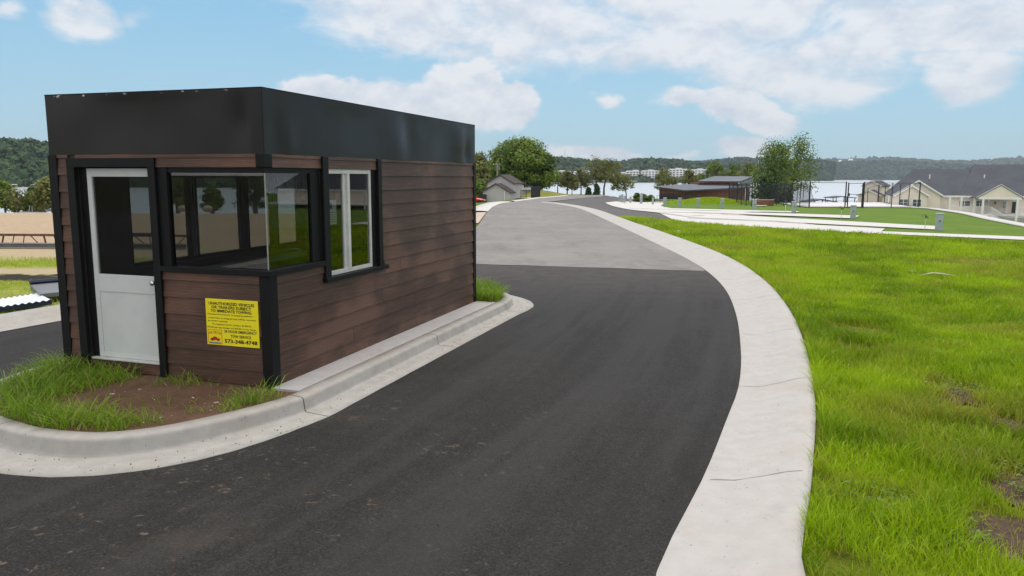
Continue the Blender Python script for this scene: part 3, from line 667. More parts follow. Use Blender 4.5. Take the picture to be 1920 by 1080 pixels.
# ------------------------------------------------------------------ the booth
ZB = .16; bx, by = BC
booth = thing('guard_booth', 'brown wood-clad guard booth with black fascia standing on the kerbed island', 'guard booth', (bx, by, ZB), -th)
Wd, Ln, ZF, ZT = 2.667, 5.675, 2.32, 2.943
EXP = .1783; LINES = [.148+EXP*k for k in range(0, 13)]
def boards(mb, ax, fixed, outward, spans, z0, z1, seams=()):
    """lap boards on a wall. ax 'x': wall along x at y=fixed (outward -1: towards -y); ax 'y': wall along y at x=fixed"""
    zs_ = [z0]+[z for z in LINES if z0+.02 < z < z1-.02]+[z1]
    rnd = random.Random(int(fixed*100)+int(z0*50)+5)
    for (s0, s1) in spans:
        for i in range(len(zs_)-1):
            a, b = zs_[i], zs_[i+1]; cuts = [s0]+[s for (s, zz) in seams if abs(zz-(a+b)/2) < EXP*.5 and s0 < s < s1]+[s1]
            for c0, c1 in zip(cuts[:-1], cuts[1:]):
                g = .002 if len(cuts) > 2 else 0
                mb.cur = rnd.random()
                lo, hi = .024, .024-.018*(b-a)/EXP
                P4 = [(lo, a), (hi, b), (0, b), (0, a)]
                if ax == 'x': mb.prism([(fixed+outward*d, z) for d, z in P4], 'x', c0+g, c1-g)
                else: mb.prism([(fixed+outward*d, z) for d, z in P4], 'y', c0+g, c1-g)
sid = {}
# front wall (y=0 plane, facing -y): x from -Wd to 0
m1 = MB()
boards(m1, 'x', 0, -1, [(-2.585, -2.435)], 0.0, ZF); boards(m1, 'x', 0, -1, [(-2.33, -1.37)], 0.0, .13); boards(m1, 'x', 0, -1, [(-1.28, -.09)], -.005, 1.125)
boards(m1, 'x', 0, -1, [(-2.33, -.075)], 2.285, ZF); boards(m1, 'x', 0, -1, [(-1.28, -.075)], 2.19, 2.284)
m1.build('front_siding', M['siding'], booth)
m2 = MB()
sm = [(3.55, .594), (4.60, .950), (3.03, .950), (2.40, .594), (1.55, .237), (4.95, .59), (4.2, .237), (3.1, .06), (5.0, .237)]
sm = [(2.88, .95), (4.05, .95), (2.35, .594), (1.60, .237), (4.62, .594), (3.30, .415), (3.55, .06)]
boards(m2, 'y', 0, 1, [(.10, 1.0)], 0.0, 1.125); boards(m2, 'y', 0, 1, [(.10, 1.0)], 2.19, ZF); boards(m2, 'y', 0, 1, [(1.11, 2.24)], 2.185, ZF)
boards(m2, 'y', 0, 1, [(1.0, 5.60)], 0.0, .861, sm); boards(m2, 'y', 0, 1, [(1.0, 2.43)], .861, .94); boards(m2, 'y', 0, 1, [(2.4305, 5.60)], .861, 1.0394, sm); boards(m2, 'y', 0, 1, [(2.34, 5.60)], 1.0394, ZF, sm)
m2.build('right_siding', M['siding'], booth)
m3 = MB(); boards(m3, 'x', Ln, 1, [(-Wd+.08, -.08)], 0, ZF); m3.build('rear_siding', M['siding'], booth)
m3 = MB()
boards(m3, 'y', -Wd, -1, [(.09, 5.6)], 0, 1.0); boards(m3, 'y', -Wd, -1, [(.09, .9), (4.5, 5.6)], 1.0, 2.12); boards(m3, 'y', -Wd, -1, [(.09, 5.6)], 2.12, ZF)
m3.build('left_siding', M['siding'], booth)
# structural walls behind the boards (0.1 thick), with openings
T = .10
w = MB()
w.box(-Wd, -2.335, .001, T, 0, ZF-.002); w.box(-2.335, -1.37, .001, T, 2.19, ZF-.002); w.box(-1.37, -.005, .001, T, 0, 1.12); w.box(-2.335, -1.37, .001, T, 0, .125); w.box(-1.37, -.005, .001, T, 2.19, ZF-.002); w.box(-1.37, -1.25, .001, T, 1.12, 2.19)
w.box(-T, -.001, T, .98, 0, 1.12); w.box(-T, -.001, T, .98, 2.19, ZF-.002); w.box(-T, -.001, .98, 1.10, 0, ZF-.002); w.box(-T, -.001, 1.10, 2.25, 0, .99); w.box(-T, -.001, 1.10, 2.25, 2.185, ZF-.002); w.box(-T, -.001, 2.25, Ln-T, 0, ZF-.002)
w.box(-Wd+T, -.001, Ln-T, Ln-.001, 0, ZF-.002)
w.box(-Wd+.001, -Wd+T, T, Ln, 0, 1.0); w.box(-Wd+.001, -Wd+T, T, .92, 1.0, 2.12); w.box(-Wd+.001, -Wd+T, 4.48, Ln, 1.0, 2.12); w.box(-Wd+.001, -Wd+T, T, Ln, 2.12, ZF-.002); w.box(-Wd+.001, -Wd+T, 3.03, 3.15, 1.0, 2.12)
w.build('wall', M['interior'], booth)
f = MB(); f.box(-Wd+T, -T, T, Ln-T, -.01, .06); f.build('floor', M['int_floor'], booth)
f = MB(); f.box(-Wd+.01, -.01, .01, Ln-.01, ZF+.003, ZF+.06); f.build('ceiling', M['interior'], booth)
rf = MB(); rf.box(-Wd+.02, -.02, .02, Ln-.02, 2.70, 2.76); rf.build('roof_deck', M['int_floor'], booth)
# corner posts and casings
def trim(name, boxes, bev=.003, m='trim', label=None):
    mb = MB()
    for b in boxes: mb.box(*b)
    return mb.build(name, M[m], booth, bevel=bev, label=label)
trim('corner_post', [(-.092, .030, -.030, 0, -.01, 1.118), (0.001, .030, 0, .10, -.01, 1.118)])
trim('corner_post', [(-.075, .028, -.028, 0, 2.192, ZF), (0.001, .028, 0, .10, 2.192, ZF)])
trim('corner_post', [(-Wd-.03, -2.585, -.030, 0, -.01, ZF), (-Wd-.03, -Wd, 0.001, .09, -.01, ZF)])
trim('corner_post', [(.001, .030, 5.60, Ln+.03, -.01, ZF), (-.09, 0, Ln+.001, Ln+.03, -.01, ZF)])
trim('corner_post', [(-Wd-.03, -Wd-.001, 5.60, Ln+.03, -.01, ZF), (-Wd, -Wd+.09, Ln+.001, Ln+.03, -.01, ZF)])
trim('door_casing', [(-2.435, -2.335, -.045, T, -.01, 2.19), (-1.37, -1.28, -.045, T-.001, -.01, 2.19), (-2.435, -1.28, -.047, T-.002, 2.19, 2.284)])
trim('window_sill', [(-1.28, .055, -.055, .06, 1.125, 1.180), (-.06, .055, .06, .965, 1.125, 1.180)])
trim('window_frame', [(-1.279, -1.16, -.012, .06, 1.18, 2.19), (-1.16, .0, .0, .05, 2.135, 2.189), (-.05, .0, .05, .965, 2.135, 2.189), (-.075, -.002, .80, .985, 1.18, 2.189)])
trim('window_casing', [(.001, .045, .985, 1.10, .985, ZF), (.001, .045, 2.25, 2.345, .985, ZF), (.001, .075, .96, 2.44, .935, .985)])
# glazing of the corner window
g = MB().pane(-1.16, -.012, .02, .026, 1.18, 2.135); g.build('window_pane', M['glass'], booth)
g = MB().pane(-.026, -.020, .03, .80, 1.18, 2.135); g.build('window_pane', M['glass'], booth)
trim('glass_seam', [(-.014, -.007, .012, .028, 1.18, 2.135)], .001, 'seal')
# sliding window
sw = MB(); z0, z1 = .99, 2.185
sw.box(-.04, .006, 1.102, 2.12, z0, z0+.045); sw.box(-.04, .006, 1.102, 2.12, z1-.05, z1); sw.box(-.04, .006, 2.08, 2.12, z0+.045, z1-.05); sw.box(-.04, .006, 1.102, 1.12, z0+.045, z1-.05)
swo = sw.build('sliding_window', M['alu'], booth, bevel=.002)
sb = MB(); sb.box(-.028, .014, 1.545, 1.60, z0+.045, z1-.05); sb.box(-.045, -.012, 1.49, 1.545, z0+.02, z1-.03); sb.build('window_sash', M['alu'], swo, bevel=.002)
g = MB().pane(-.012, -.007, 1.60, 2.08, z0+.045, z1-.05); g.build('pane', M['glass'], swo)
g = MB().pane(-.032, -.027, 1.12, 1.49, z0+.045, z1-.05); g.build('pane', M['glass'], swo)
trim('window_jamb', [(-.09, .0, 2.12, 2.249, .99, 2.185)])
# left-wall windows
for (a, b, mu) in ((.92, 3.03, 2.02), (3.15, 4.48, 3.82)):
    fr = MB(); x0, x1 = -Wd+.02, -Wd+.075
    fr.box(x0, x1, a, b, 1.0, 1.05); fr.box(x0, x1, a, b, 2.08, 2.12); fr.box(x0, x1, a, a+.04, 1.05, 2.08); fr.box(x0, x1, b-.04, b, 1.05, 2.08); fr.box(x0, x1, mu-.09, mu+.09, 1.05, 2.08)
    fo = fr.build('side_window', M['trim'], booth)
    g = MB().pane(-Wd+.04, -Wd+.045, a+.04, mu-.09, 1.05, 2.08); g.build('pane', M['glass'], fo)
    g = MB().pane(-Wd+.04, -Wd+.045, mu+.09, b-.04, 1.05, 2.08); g.build('pane', M['glass'], fo)
    s_ = MB()
    for q in (mu-.03, mu+.02): s_.box(x1, x1+.01, q, q+.012, 1.05, 2.08)
    s_.build('sash_bar', M['alu'], fo)
# door
dr = MB(); x0, x1, z0, z1 = -2.245, -1.372, .137, 2.18; yf, yb = .03, .07
st = .06
dr.box(x0, x0+st, yf, yb, z0, z1); dr.box(x1-.035, x1, yf, yb, z0, z1); dr.box(x0+st, x1-.035, yf, yb, 2.092, z1); dr.box(x0+st, x1-.035, yf, yb, .86, 1.052); dr.box(x0+st, x1-.035, yf+.008, yb, z0+.06, .86); dr.box(x0+st, x1-.035, yf, yb, z0, z0+.06)
door = dr.build('door', M['door'], booth, bevel=.004)
g = MB().pane(x0+st, x1-.035, .048, .053, 1.052, 2.092); g.build('door_pane', M['glass'], door)
kn = MB(); kn.lathe((-1.415, yf, .99), [(.030, 0), (.030, -.008), (.012, -.012), (.011, -.035), (.024, -.042), (.029, -.055), (.024, -.068), (.008, -.072)], 20, 'y'); kn.build('door_knob', M['chrome'], door, smooth=True)
jm = MB(); jm.box(-2.334, -2.246, .028, .09, .05, 2.189); jm.box(-2.245, -1.372, .0, .09, .125, .135); jm.build('door_jamb', M['trim'], booth)
th_ = MB(); th_.box(-2.30, -1.372, -.03, .03, .118, .137); th_.build('threshold', M['alu'], booth, bevel=.003)
# fascia: bent sheet metal with dents; grid panels for front, right, rear, left
def fascia():
    o = .018; mb = []
    V = []; F = []
    def panel(p0, p1, nrm, dents):
        n, k = 60, 12; base = len(V)
        for i in range(n+1):
            s = i/n
            for j in range(k+1):
                t = j/k; x = p0[0]+(p1[0]-p0[0])*s; y = p0[1]+(p1[1]-p0[1])*s; z = ZF+(ZT-ZF)*t
                L = math.hypot(p1[0]-p0[0], p1[1]-p0[1]); d = 0
                for (cs, ct, rs, rt, amp) in dents: d += amp*math.exp(-((s*L-cs)/rs)**2-((t-ct)/rt)**2)
                e = min(1, min(s, 1-s)*12); e2 = min(1, (1-t)*6)
                d *= e*e2; V.append((x+nrm[0]*d, y+nrm[1]*d, z))
        for i in range(n):
            for j in range(k): a = base+i*(k+1)+j; F.append((a, a+k+1, a+k+2, a+1))
    xl, xr, y0_, y1_ = -Wd-o, o, -o, Ln+o
    panel((xl, y0_), (xr, y0_), (0, -1), [(2.45, .45, .12, .35, -.024), (2.60, .3, .05, .5, .018), (1.2, .5, .8, .6, -.016), (.4, .6, .3, .5, .010)])
    panel((xr, y0_), (xr, y1_), (1, 0), [(.20, .38, .09, .34, -.045), (.40, .25, .10, .3, .024), (2.9, .35, .30, .5, .022), (3.2, .45, .20, .5, -.022), (5.0, .5, .26, .5, .034), (5.34, .25, .12, .28, -.042), (1.6, .6, .7, .4, -.014), (4.1, .5, .5, .5, -.012)])
    panel((xr, y1_), (xl, y1_), (0, 1), []); panel((xl, y1_), (xl, y0_), (-1, 0), [])
    ob = npmesh('fascia', V, F, M['fascia'], smooth=True, parent=booth)
    cap = MB()
    for b in ((xl-.004, xr+.004, y0_-.004, y0_+.09, ZT-.003, ZT+.006), (xl-.004, xr+.004, y1_-.09, y1_+.004, ZT-.003, ZT+.006), (xl-.004, xl+.09, y0_+.09, y1_-.09, ZT-.003, ZT+.006), (xr-.09, xr+.004, y0_+.09, y1_-.09, ZT-.003, ZT+.006)): cap.box(*b)
    for b in ((xl+.004, xr-.004, y0_+.004, y0_+.05, ZF-.001, ZF+.004), (xr-.05, xr-.004, y0_+.05, y1_-.004, ZF-.001, ZF+.004)): cap.box(*b)
    for b in ((xr-.002, xr+.002, y0_-.003, y0_+.01, ZF, ZT),): cap.box(*b)
    cap.build('fascia_cap', M['trim'], ob)
fascia()

# ------------------------------------------------------------------ the towing sign
def text_mesh(txt, size, bold=0., squash=1.0):
    cu = bpy.data.curves.new('t', 'FONT'); cu.body = txt; cu.size = size; cu.offset = bold; cu.align_x = 'LEFT'; cu.resolution_u = 2
    ob = bpy.data.objects.new('t', cu); C.objects.link(ob); dg = bpy.context.evaluated_depsgraph_get(); dg.update()
    me = bpy.data.meshes.new_from_object(ob.evaluated_get(dg)); V = np.array([v.co[:] for v in me.vertices]).reshape(-1, 3); Fs = [tuple(p.vertices) for p in me.polygons]
    bpy.data.objects.remove(ob); bpy.data.meshes.remove(me); bpy.data.curves.remove(cu)
    return V, Fs
def sign():
    sx, sz, sw_, sh = -.752, .391, .632, .478
    t = thing('towing_sign', 'yellow sign with black towing warning text fixed to the booth siding', 'sign', (*bw(sx, -.024), ZB+sz), -th)
    b = MB(); b.box(0, sw_, -.004, .004, 0, sh); b.build('sign_panel', M['yellow'], t, bevel=.0015)
    def put(mb, txt, x0, x1, z, h, bold, fit=True, curve=None):
        V, Fs = text_mesh(txt, 1.0, bold)
        cap = .69; w0 = V[:, 0].max()-V[:, 0].min(); xm = V[:, 0].min(); k = (x1-x0)/w0
        pts = []
        for v in V:
            xx = x0+(v[0]-xm)*k; zz = z+v[1]/cap*h
            if curve: zz += curve*(1-((xx-(x0+x1)/2)/((x1-x0)/2))**2)
            pts.append((xx, -.0055, zz))
        mb.add(pts, Fs)
    W_, Hh = sw_, sh; fx = lambda a: a*W_; fz = lambda a: Hh*(1-a)
    big = MB()
    put(big, 'UNAUTHORIZED VEHICLES', fx(.065), fx(.935), fz(.125), .0280, .026)
    put(big, 'OR TRAILERS SUBJECT', fx(.115), fx(.875), fz(.205), .0280, .026)
    put(big, 'TO IMMEDIATE TOWING.', fx(.10), fx(.885), fz(.285), .0280, .026)
    big.build('headline_lettering', M['ink'], t, recalc=False); big = MB()
    put(big, '24 HOUR EMERGENCY', fx(.34), fx(.965), fz(.715), .0270, .022)
    put(big, 'TOW SERVICE', fx(.46), fx(.85), fz(.815), .0270, .022)
    put(big, '573-348-4748', fx(.34), fx(.965), fz(.935), .037, .032)
    big.build('contact_lettering', M['ink'], t, recalc=False)
    sm_ = MB()
    put(sm_, 'Unauthorized property or property parked in', fx(.035), fx(.905), fz(.345), .0155, .010)
    put(sm_, 'a restricted or assigned area will be removed', fx(.035), fx(.945), fz(.425), .0155, .010)
    put(sm_, "at owner's expense.", fx(.035), fx(.42), fz(.49), .0155, .010)
    put(sm_, 'The maximum fee for towing is $1,000.00,', fx(.11), fx(.87), fz(.56), .0155, .010)
    put(sm_, '$75.00 per day storage, and $30.00 no key charge.', fx(.02), fx(.955), fz(.63), .0155, .010)
    sm_.build('small_print', M['ink'], t, recalc=False)
    lg = MB(); a, b2, c2, d2 = fx(.025), fx(.295), fz(.975), fz(.665)
    for bb in ((a, b2, c2, c2+.004), (a, b2, d2-.004, d2), (a, a+.004, c2, d2), (b2-.004, b2, c2, d2)):
        lg.add([(bb[0], -.0056, bb[2]), (bb[1], -.0056, bb[2]), (bb[1], -.0056, bb[3]), (bb[0], -.0056, bb[3])], [(0, 1, 2, 3)])
    lo = lg.build('logo_border', M['red'], t, recalc=False)
    r = MB(); put(r, 'HI-TECH', a+.012, b2-.012, fz(.775), .026, .016, curve=.010)
    cz = fz(.89); cx = (a+b2)/2                     # the red car of the emblem
    car = [(-.058, .0), (-.062, .012), (-.050, .020), (-.030, .024), (-.020, .036), (.014, .036), (.028, .024), (.050, .020), (.060, .010), (.058, 0)]
    r.add([(cx+x, -.0058, cz+z-.004) for x, z in car], [tuple(range(len(car)))])
    r.build('emblem', M['red'], lo, recalc=False)
    wh = MB()
    for ex in (-.034, .034):
        wh.add([(cx+ex+.010*math.cos(q*math.pi/6), -.0061, cz-.003+.010*math.sin(q*math.pi/6)) for q in range(12)], [tuple(range(12))])
    wh.add([(cx-.018, -.0061, cz+.020), (cx+.012, -.0061, cz+.020), (cx+.009, -.0061, cz+.029), (cx-.014, -.0061, cz+.029)], [(0, 1, 2, 3)])
    wh.build('emblem_detail', M['ink'], lo, recalc=False)
    bl = MB(); zz = fz(.955); bl.add([(a+.014, -.0058, zz-.004), (b2-.014, -.0058, zz-.004), (b2-.014, -.0058, zz+.007), (a+.014, -.0058, zz+.007)], [(0, 1, 2, 3)]); bl.build('emblem_strip', M['blue'], lo, recalc=False)
sign()
# furnishing
def furn():
    d = thing('desk', 'low desk under the corner window inside the booth', 'desk', (*bw(-.45, 1.2), ZB+.06), -th)
    b = MB(); b.box(-.3, .30, -1.05, 1.2, .74, .78); b.build('desktop', M['desk'], d, bevel=.004)
    for q in (-1.0, 1.1): b = MB(); b.box(-.28, .28, q, q+.04, 0, .74); b.build('side_panel', M['interior'], d)
    d2 = thing('side_counter', 'dark counter along the far side of the booth interior', 'counter', (*bw(-2.25, 3.0), ZB+.06), -th)
    b = MB(); b.box(-.28, .28, -1.5, 1.6, .80, .84); b.build('countertop', M['dark'], d2); b = MB(); b.box(-.26, .22, -1.45, 1.55, 0, .80); b.build('cabinet', M['interior'], d2)
    for i, (x, y, rz, lab) in enumerate(((-.55, .45, .2, 'white paper sheet lying on the booth desk nearest the door'), (-.35, .95, -.3, 'white paper sheet lying on the booth desk beside the bottle'))):
        p = MB(); p.box(-.15, .15, -.22, .22, 0, .003); o = p.build('paper_sheet', M['paper']); o.location = (*bw(x, y), ZB+.842); o.rotation_euler = (0, 0, -th+rz); setp(o, lab, 'paper', 'papers on the desk')
    b = thing('bottle', 'dark bottle standing on the booth desk behind the glass corner', 'bottle', (*bw(-.30, .70), ZB+.84), -th)
    p = MB(); p.lathe((0, 0, 0), [(.035, 0), (.038, .01), (.038, .15), (.018, .19), (.016, .22)], 16); p.build('body', M['dark'], b, smooth=True); p = MB(); p.lathe((0, 0, .22), [(.018, 0), (.018, .025)], 12); p.build('cap', M['dark'], b)
    b = thing('waste_basket', 'dark green tub standing on the desk at the right pane', 'tub', (*bw(-.28, .52), ZB+.84), -th)
    p = MB(); p.lathe((0, 0, 0), [(.07, 0), (.10, .10), (.104, .104), (.095, .104), (.07, .012)], 20); p.build('tub', M['green_plastic'], b, smooth=True)
    n = thing('paper_notice', 'white paper notice taped inside the left pane of the sliding window', 'notice', (*bw(-.036, 1.17), ZB+1.56), -th)
    p = MB(); p.box(-.002, 0, 0, .20, 0, .28); p.build('notice_sheet', M['paper'], n)
    p = MB(); p.box(.0004, .001, .03, .11, .18, .25); p.build('notice_mark', M['blue'], n)
    p = MB()
    for k in range(5): p.box(.0004, .001, .02, .18, .03+k*.026, .036+k*.026)
    p.build('notice_lines', M['greysteel'], n)
furn()

# ------------------------------------------------------------------ grass
_vn_t = {}
def fastnoise(x, y, s, seed=0):
    """value noise, vectorised"""
    if seed not in _vn_t: _vn_t[seed] = np.random.default_rng(seed).random((256, 256))
    T_ = _vn_t[seed]; x = np.asarray(x)*s; y = np.asarray(y)*s; xi = np.floor(x).astype(int); yi = np.floor(y).astype(int); fx = x-xi; fy = y-yi
    fx = fx*fx*(3-2*fx); fy = fy*fy*(3-2*fy); g = lambda a, b: T_[a % 256, b % 256]
    return (g(xi, yi)*(1-fx)+g(xi+1, yi)*fx)*(1-fy)+(g(xi, yi+1)*(1-fx)+g(xi+1, yi+1)*fx)*fy
def blades(name, px, py, pz, h, wd, lean, m, tint, dry, seed=1, droop=1.):
    r = np.random.default_rng(seed); n = len(px); a = r.random(n)*2*np.pi; la = r.random(n)*2*np.pi
    ca, sa = np.cos(a)*wd/2, np.sin(a)*wd/2; lx, ly = np.cos(la)*lean*h, np.sin(la)*lean*h
    V = np.zeros((n, 7, 3), np.float32)
    for i, (t, wf) in enumerate(((0, 1.), (.4, .95), (.75, .65))):
        k = t**1.8; zz = pz+h*(t-droop*.35*lean*k)
        V[:, 2*i, 0] = px+lx*k-ca*wf; V[:, 2*i, 1] = py+ly*k-sa*wf; V[:, 2*i, 2] = zz
        V[:, 2*i+1, 0] = px+lx*k+ca*wf; V[:, 2*i+1, 1] = py+ly*k+sa*wf; V[:, 2*i+1, 2] = zz
    V[:, 6, 0] = px+lx; V[:, 6, 1] = py+ly; V[:, 6, 2] = pz+h*(1-droop*.45*lean)
    b = np.arange(n)[:, None]*7
    F = np.concatenate([b+np.array([[0, 1, 3]]), b+np.array([[0, 3, 2]]), b+np.array([[2, 3, 5]]), b+np.array([[2, 5, 4]]), b+np.array([[4, 5, 6]])], 0)
    o = npmesh(name, V.reshape(-1, 3), F, m, tint=np.repeat(tint, 7), dry=np.repeat(dry, 7)); return o
def lawn():
    r = np.random.default_rng(5); os_ = np.array(outer_s)
    xs, ys = [], []
    def band(y0, y1, n, xmax):
        y = y0+(y1-y0)*r.random(n); xk = np.interp(y, os_[:, 1], os_[:, 0]); x = xk+(xmax(y)-xk)*r.random(n)
        xs.append(x); ys.append(y)
    band(1.0, 6.5, 85000, lambda y: y*.72+1.8); band(6.5, 12, 100000, lambda y: y*.72+1.5); band(12, 22, 105000, lambda y: y*.72+1.5); band(22, 44, 110000, lambda y: np.minimum(y*.72+1.5, 40-.0*y))
    x = np.concatenate(xs); y = np.concatenate(ys)
    # edge of the grassy rise above the pads
    keep = ((x-6)*.768+(y-40)*.64) < 4.0+fastnoise(x, y, .8, 3)*1.0
    xk = np.interp(y, os_[:, 1], os_[:, 0])
    keep &= x > xk-.01+.10*fastnoise(x, y, 2.2, 9)**2
    d = np.hypot(x, y)
    bare = np.zeros(len(x))
    for (u, v, rad) in ((1610, 622, .42), (1482, 575, .16), (1492, 610, .14), (1500, 640, .12), (1915, 1012, .34), (1790, 730, .28), (1800, 760, .22), (1790, 495, .8), (1850, 490, .9), (1690, 945, .10), (1905, 800, .2), (1610, 655, .2), (1975, 930, .4), (1655, 945, .12), (1580, 1060, .12), (1545, 905, .1)):
        p = hit(u, v); rr = rad*(.75+.6*fastnoise(x, y, 4/rad/2, 21)); bare = np.maximum(bare, ss(1.25, .75, np.hypot((x-p[0]), (y-p[1])*.8)/rr))
    big = fastnoise(x, y, .45, 1)*.6+fastnoise(x, y, 1.3, 2)*.4
    thin = ss(.33, .16, fastnoise(x, y, .9, 4)*.5+fastnoise(x, y, 2.8, 5)*.5)
    keep &= r.random(len(x)) > np.maximum(bare*.90, thin*.75)
    x, y, d, big, bare, xk = x[keep], y[keep], d[keep], big[keep], bare[keep], xk[keep]
    n = len(x); hh = (.055+.12*r.random(n)**1.4)*(.7+.75*big)*(1-.5*bare)
    hh *= .85+.35*(fastnoise(x, y, 1.1, 32)-.3)
    hh *= 1+.45*(fastnoise(x, y, 3.2, 31) > .62)
    hh *= 1+.55*ss(.40, 0, x-xk)*(fastnoise(x, y, 2.6, 35) > .45)
    wd = (.0038+.0034*r.random(n))*(1+np.clip(d-5, 0, 60)*.085)
    tint = np.clip(.5+1.1*(fastnoise(x, y, .6, 6)-.5)+.9*(fastnoise(x, y, 2.2, 8)-.5)+r.normal(0, .22, n), 0, 1)
    dry = np.clip((r.random(n) < .045)*.9+ss(.55, .85, fastnoise(x, y, .55, 12))*r.random(n)*.6+.4*ss(.6, .8, fastnoise(x, y, 1.7, 13))*r.random(n)+bare*.7, 0, 1)
    o = blades('lawn_grass', x, y, H(x, y)-.01, hh, wd, .25+.55*r.random(n)**1.5, M['grass'], tint, dry, 3)
    setp(o, 'lush bright green grass on the verge right of the kerb', 'grass', kind='stuff')
    # creeping weeds low between the blades
    n = 9000; y = 3.2+14*r.random(n)**1.5; xk = np.interp(y, os_[:, 1], os_[:, 0]); x = xk+.05+(y*.72+1.2-xk)*r.random(n); k = fastnoise(x, y, 1.5, 15) > .60; x, y = x[k], y[k]; n = len(x)
    V = []; F = []; cen = np.stack([x, y, H(x, y)+.01+.05*r.random(n)], 1); K = 4
    c = np.repeat(cen, K, 0)+r.normal(0, .03, (n*K, 3))*np.array([1, 1, .3]); e1 = r.normal(size=(n*K, 3)); e1[:, 2] *= .4; e1 /= np.linalg.norm(e1, axis=1)[:, None]; e2 = np.cross(e1, np.array([0, 0, 1.]))+r.normal(0, .2, (n*K, 3))
    q = (.010+.012*r.random(n*K))[:, None]
    V = np.stack([c-e1*q, c+e2*q*.6, c+e1*q, c-e2*q*.6], 1).reshape(-1, 3); o = npmesh('ground_weeds', V, np.arange(n*K*4).reshape(-1, 4), M['leaf'], tint=np.repeat(np.clip(r.normal(.6, .2, n*K), 0, 1), 4))
    setp(o, 'low broad-leaved weeds creeping through the right verge', 'weeds', kind='stuff')
    # bare soil patches seen through the grass
    mb = MB()
    for (u, v, rad) in ((1612, 625, .5), (1484, 578, .24), (1497, 628, .22), (1915, 1012, .42), (1795, 742, .30), (1905, 800, .28), (1975, 930, .45)):
        p = hit(u, v); pts = []
        for k in range(28):
            a = k/28*2*math.pi; rr = rad*(.75+.5*fastnoise(np.array([math.cos(a)*2+u]), np.array([math.sin(a)*2+v]), 1.3, 40)[0]); xx, yy_ = p[0]+rr*math.cos(a), p[1]+rr*1.1*math.sin(a)
            if xx < np.interp(yy_, os_[:, 1], os_[:, 0])+.012: xx = float(np.interp(yy_, os_[:, 1], os_[:, 0]))+.012
            pts.append((xx, yy_, Hz(xx, yy_)-.012))
        mb.add(pts+[(p[0] if u > 1510 else p[0]+.05, p[1], p[2]+.004)], [(k, (k+1) % 28, 28) for k in range(28)])
    setp(mb.build('soil_patches', M['soil_dark']), kind='structure')
lawn()
def inside(px, py, poly):
    c = np.zeros(len(px), bool); n = len(poly)
    for i in range(n):
        x1, y1 = poly[i]; x2, y2 = poly[(i+1) % n]
        k = ((y1 > py) != (y2 > py)) & (px < (x2-x1)*(py-y1)/(y2-y1+1e-12)+x1); c ^= k
    return c
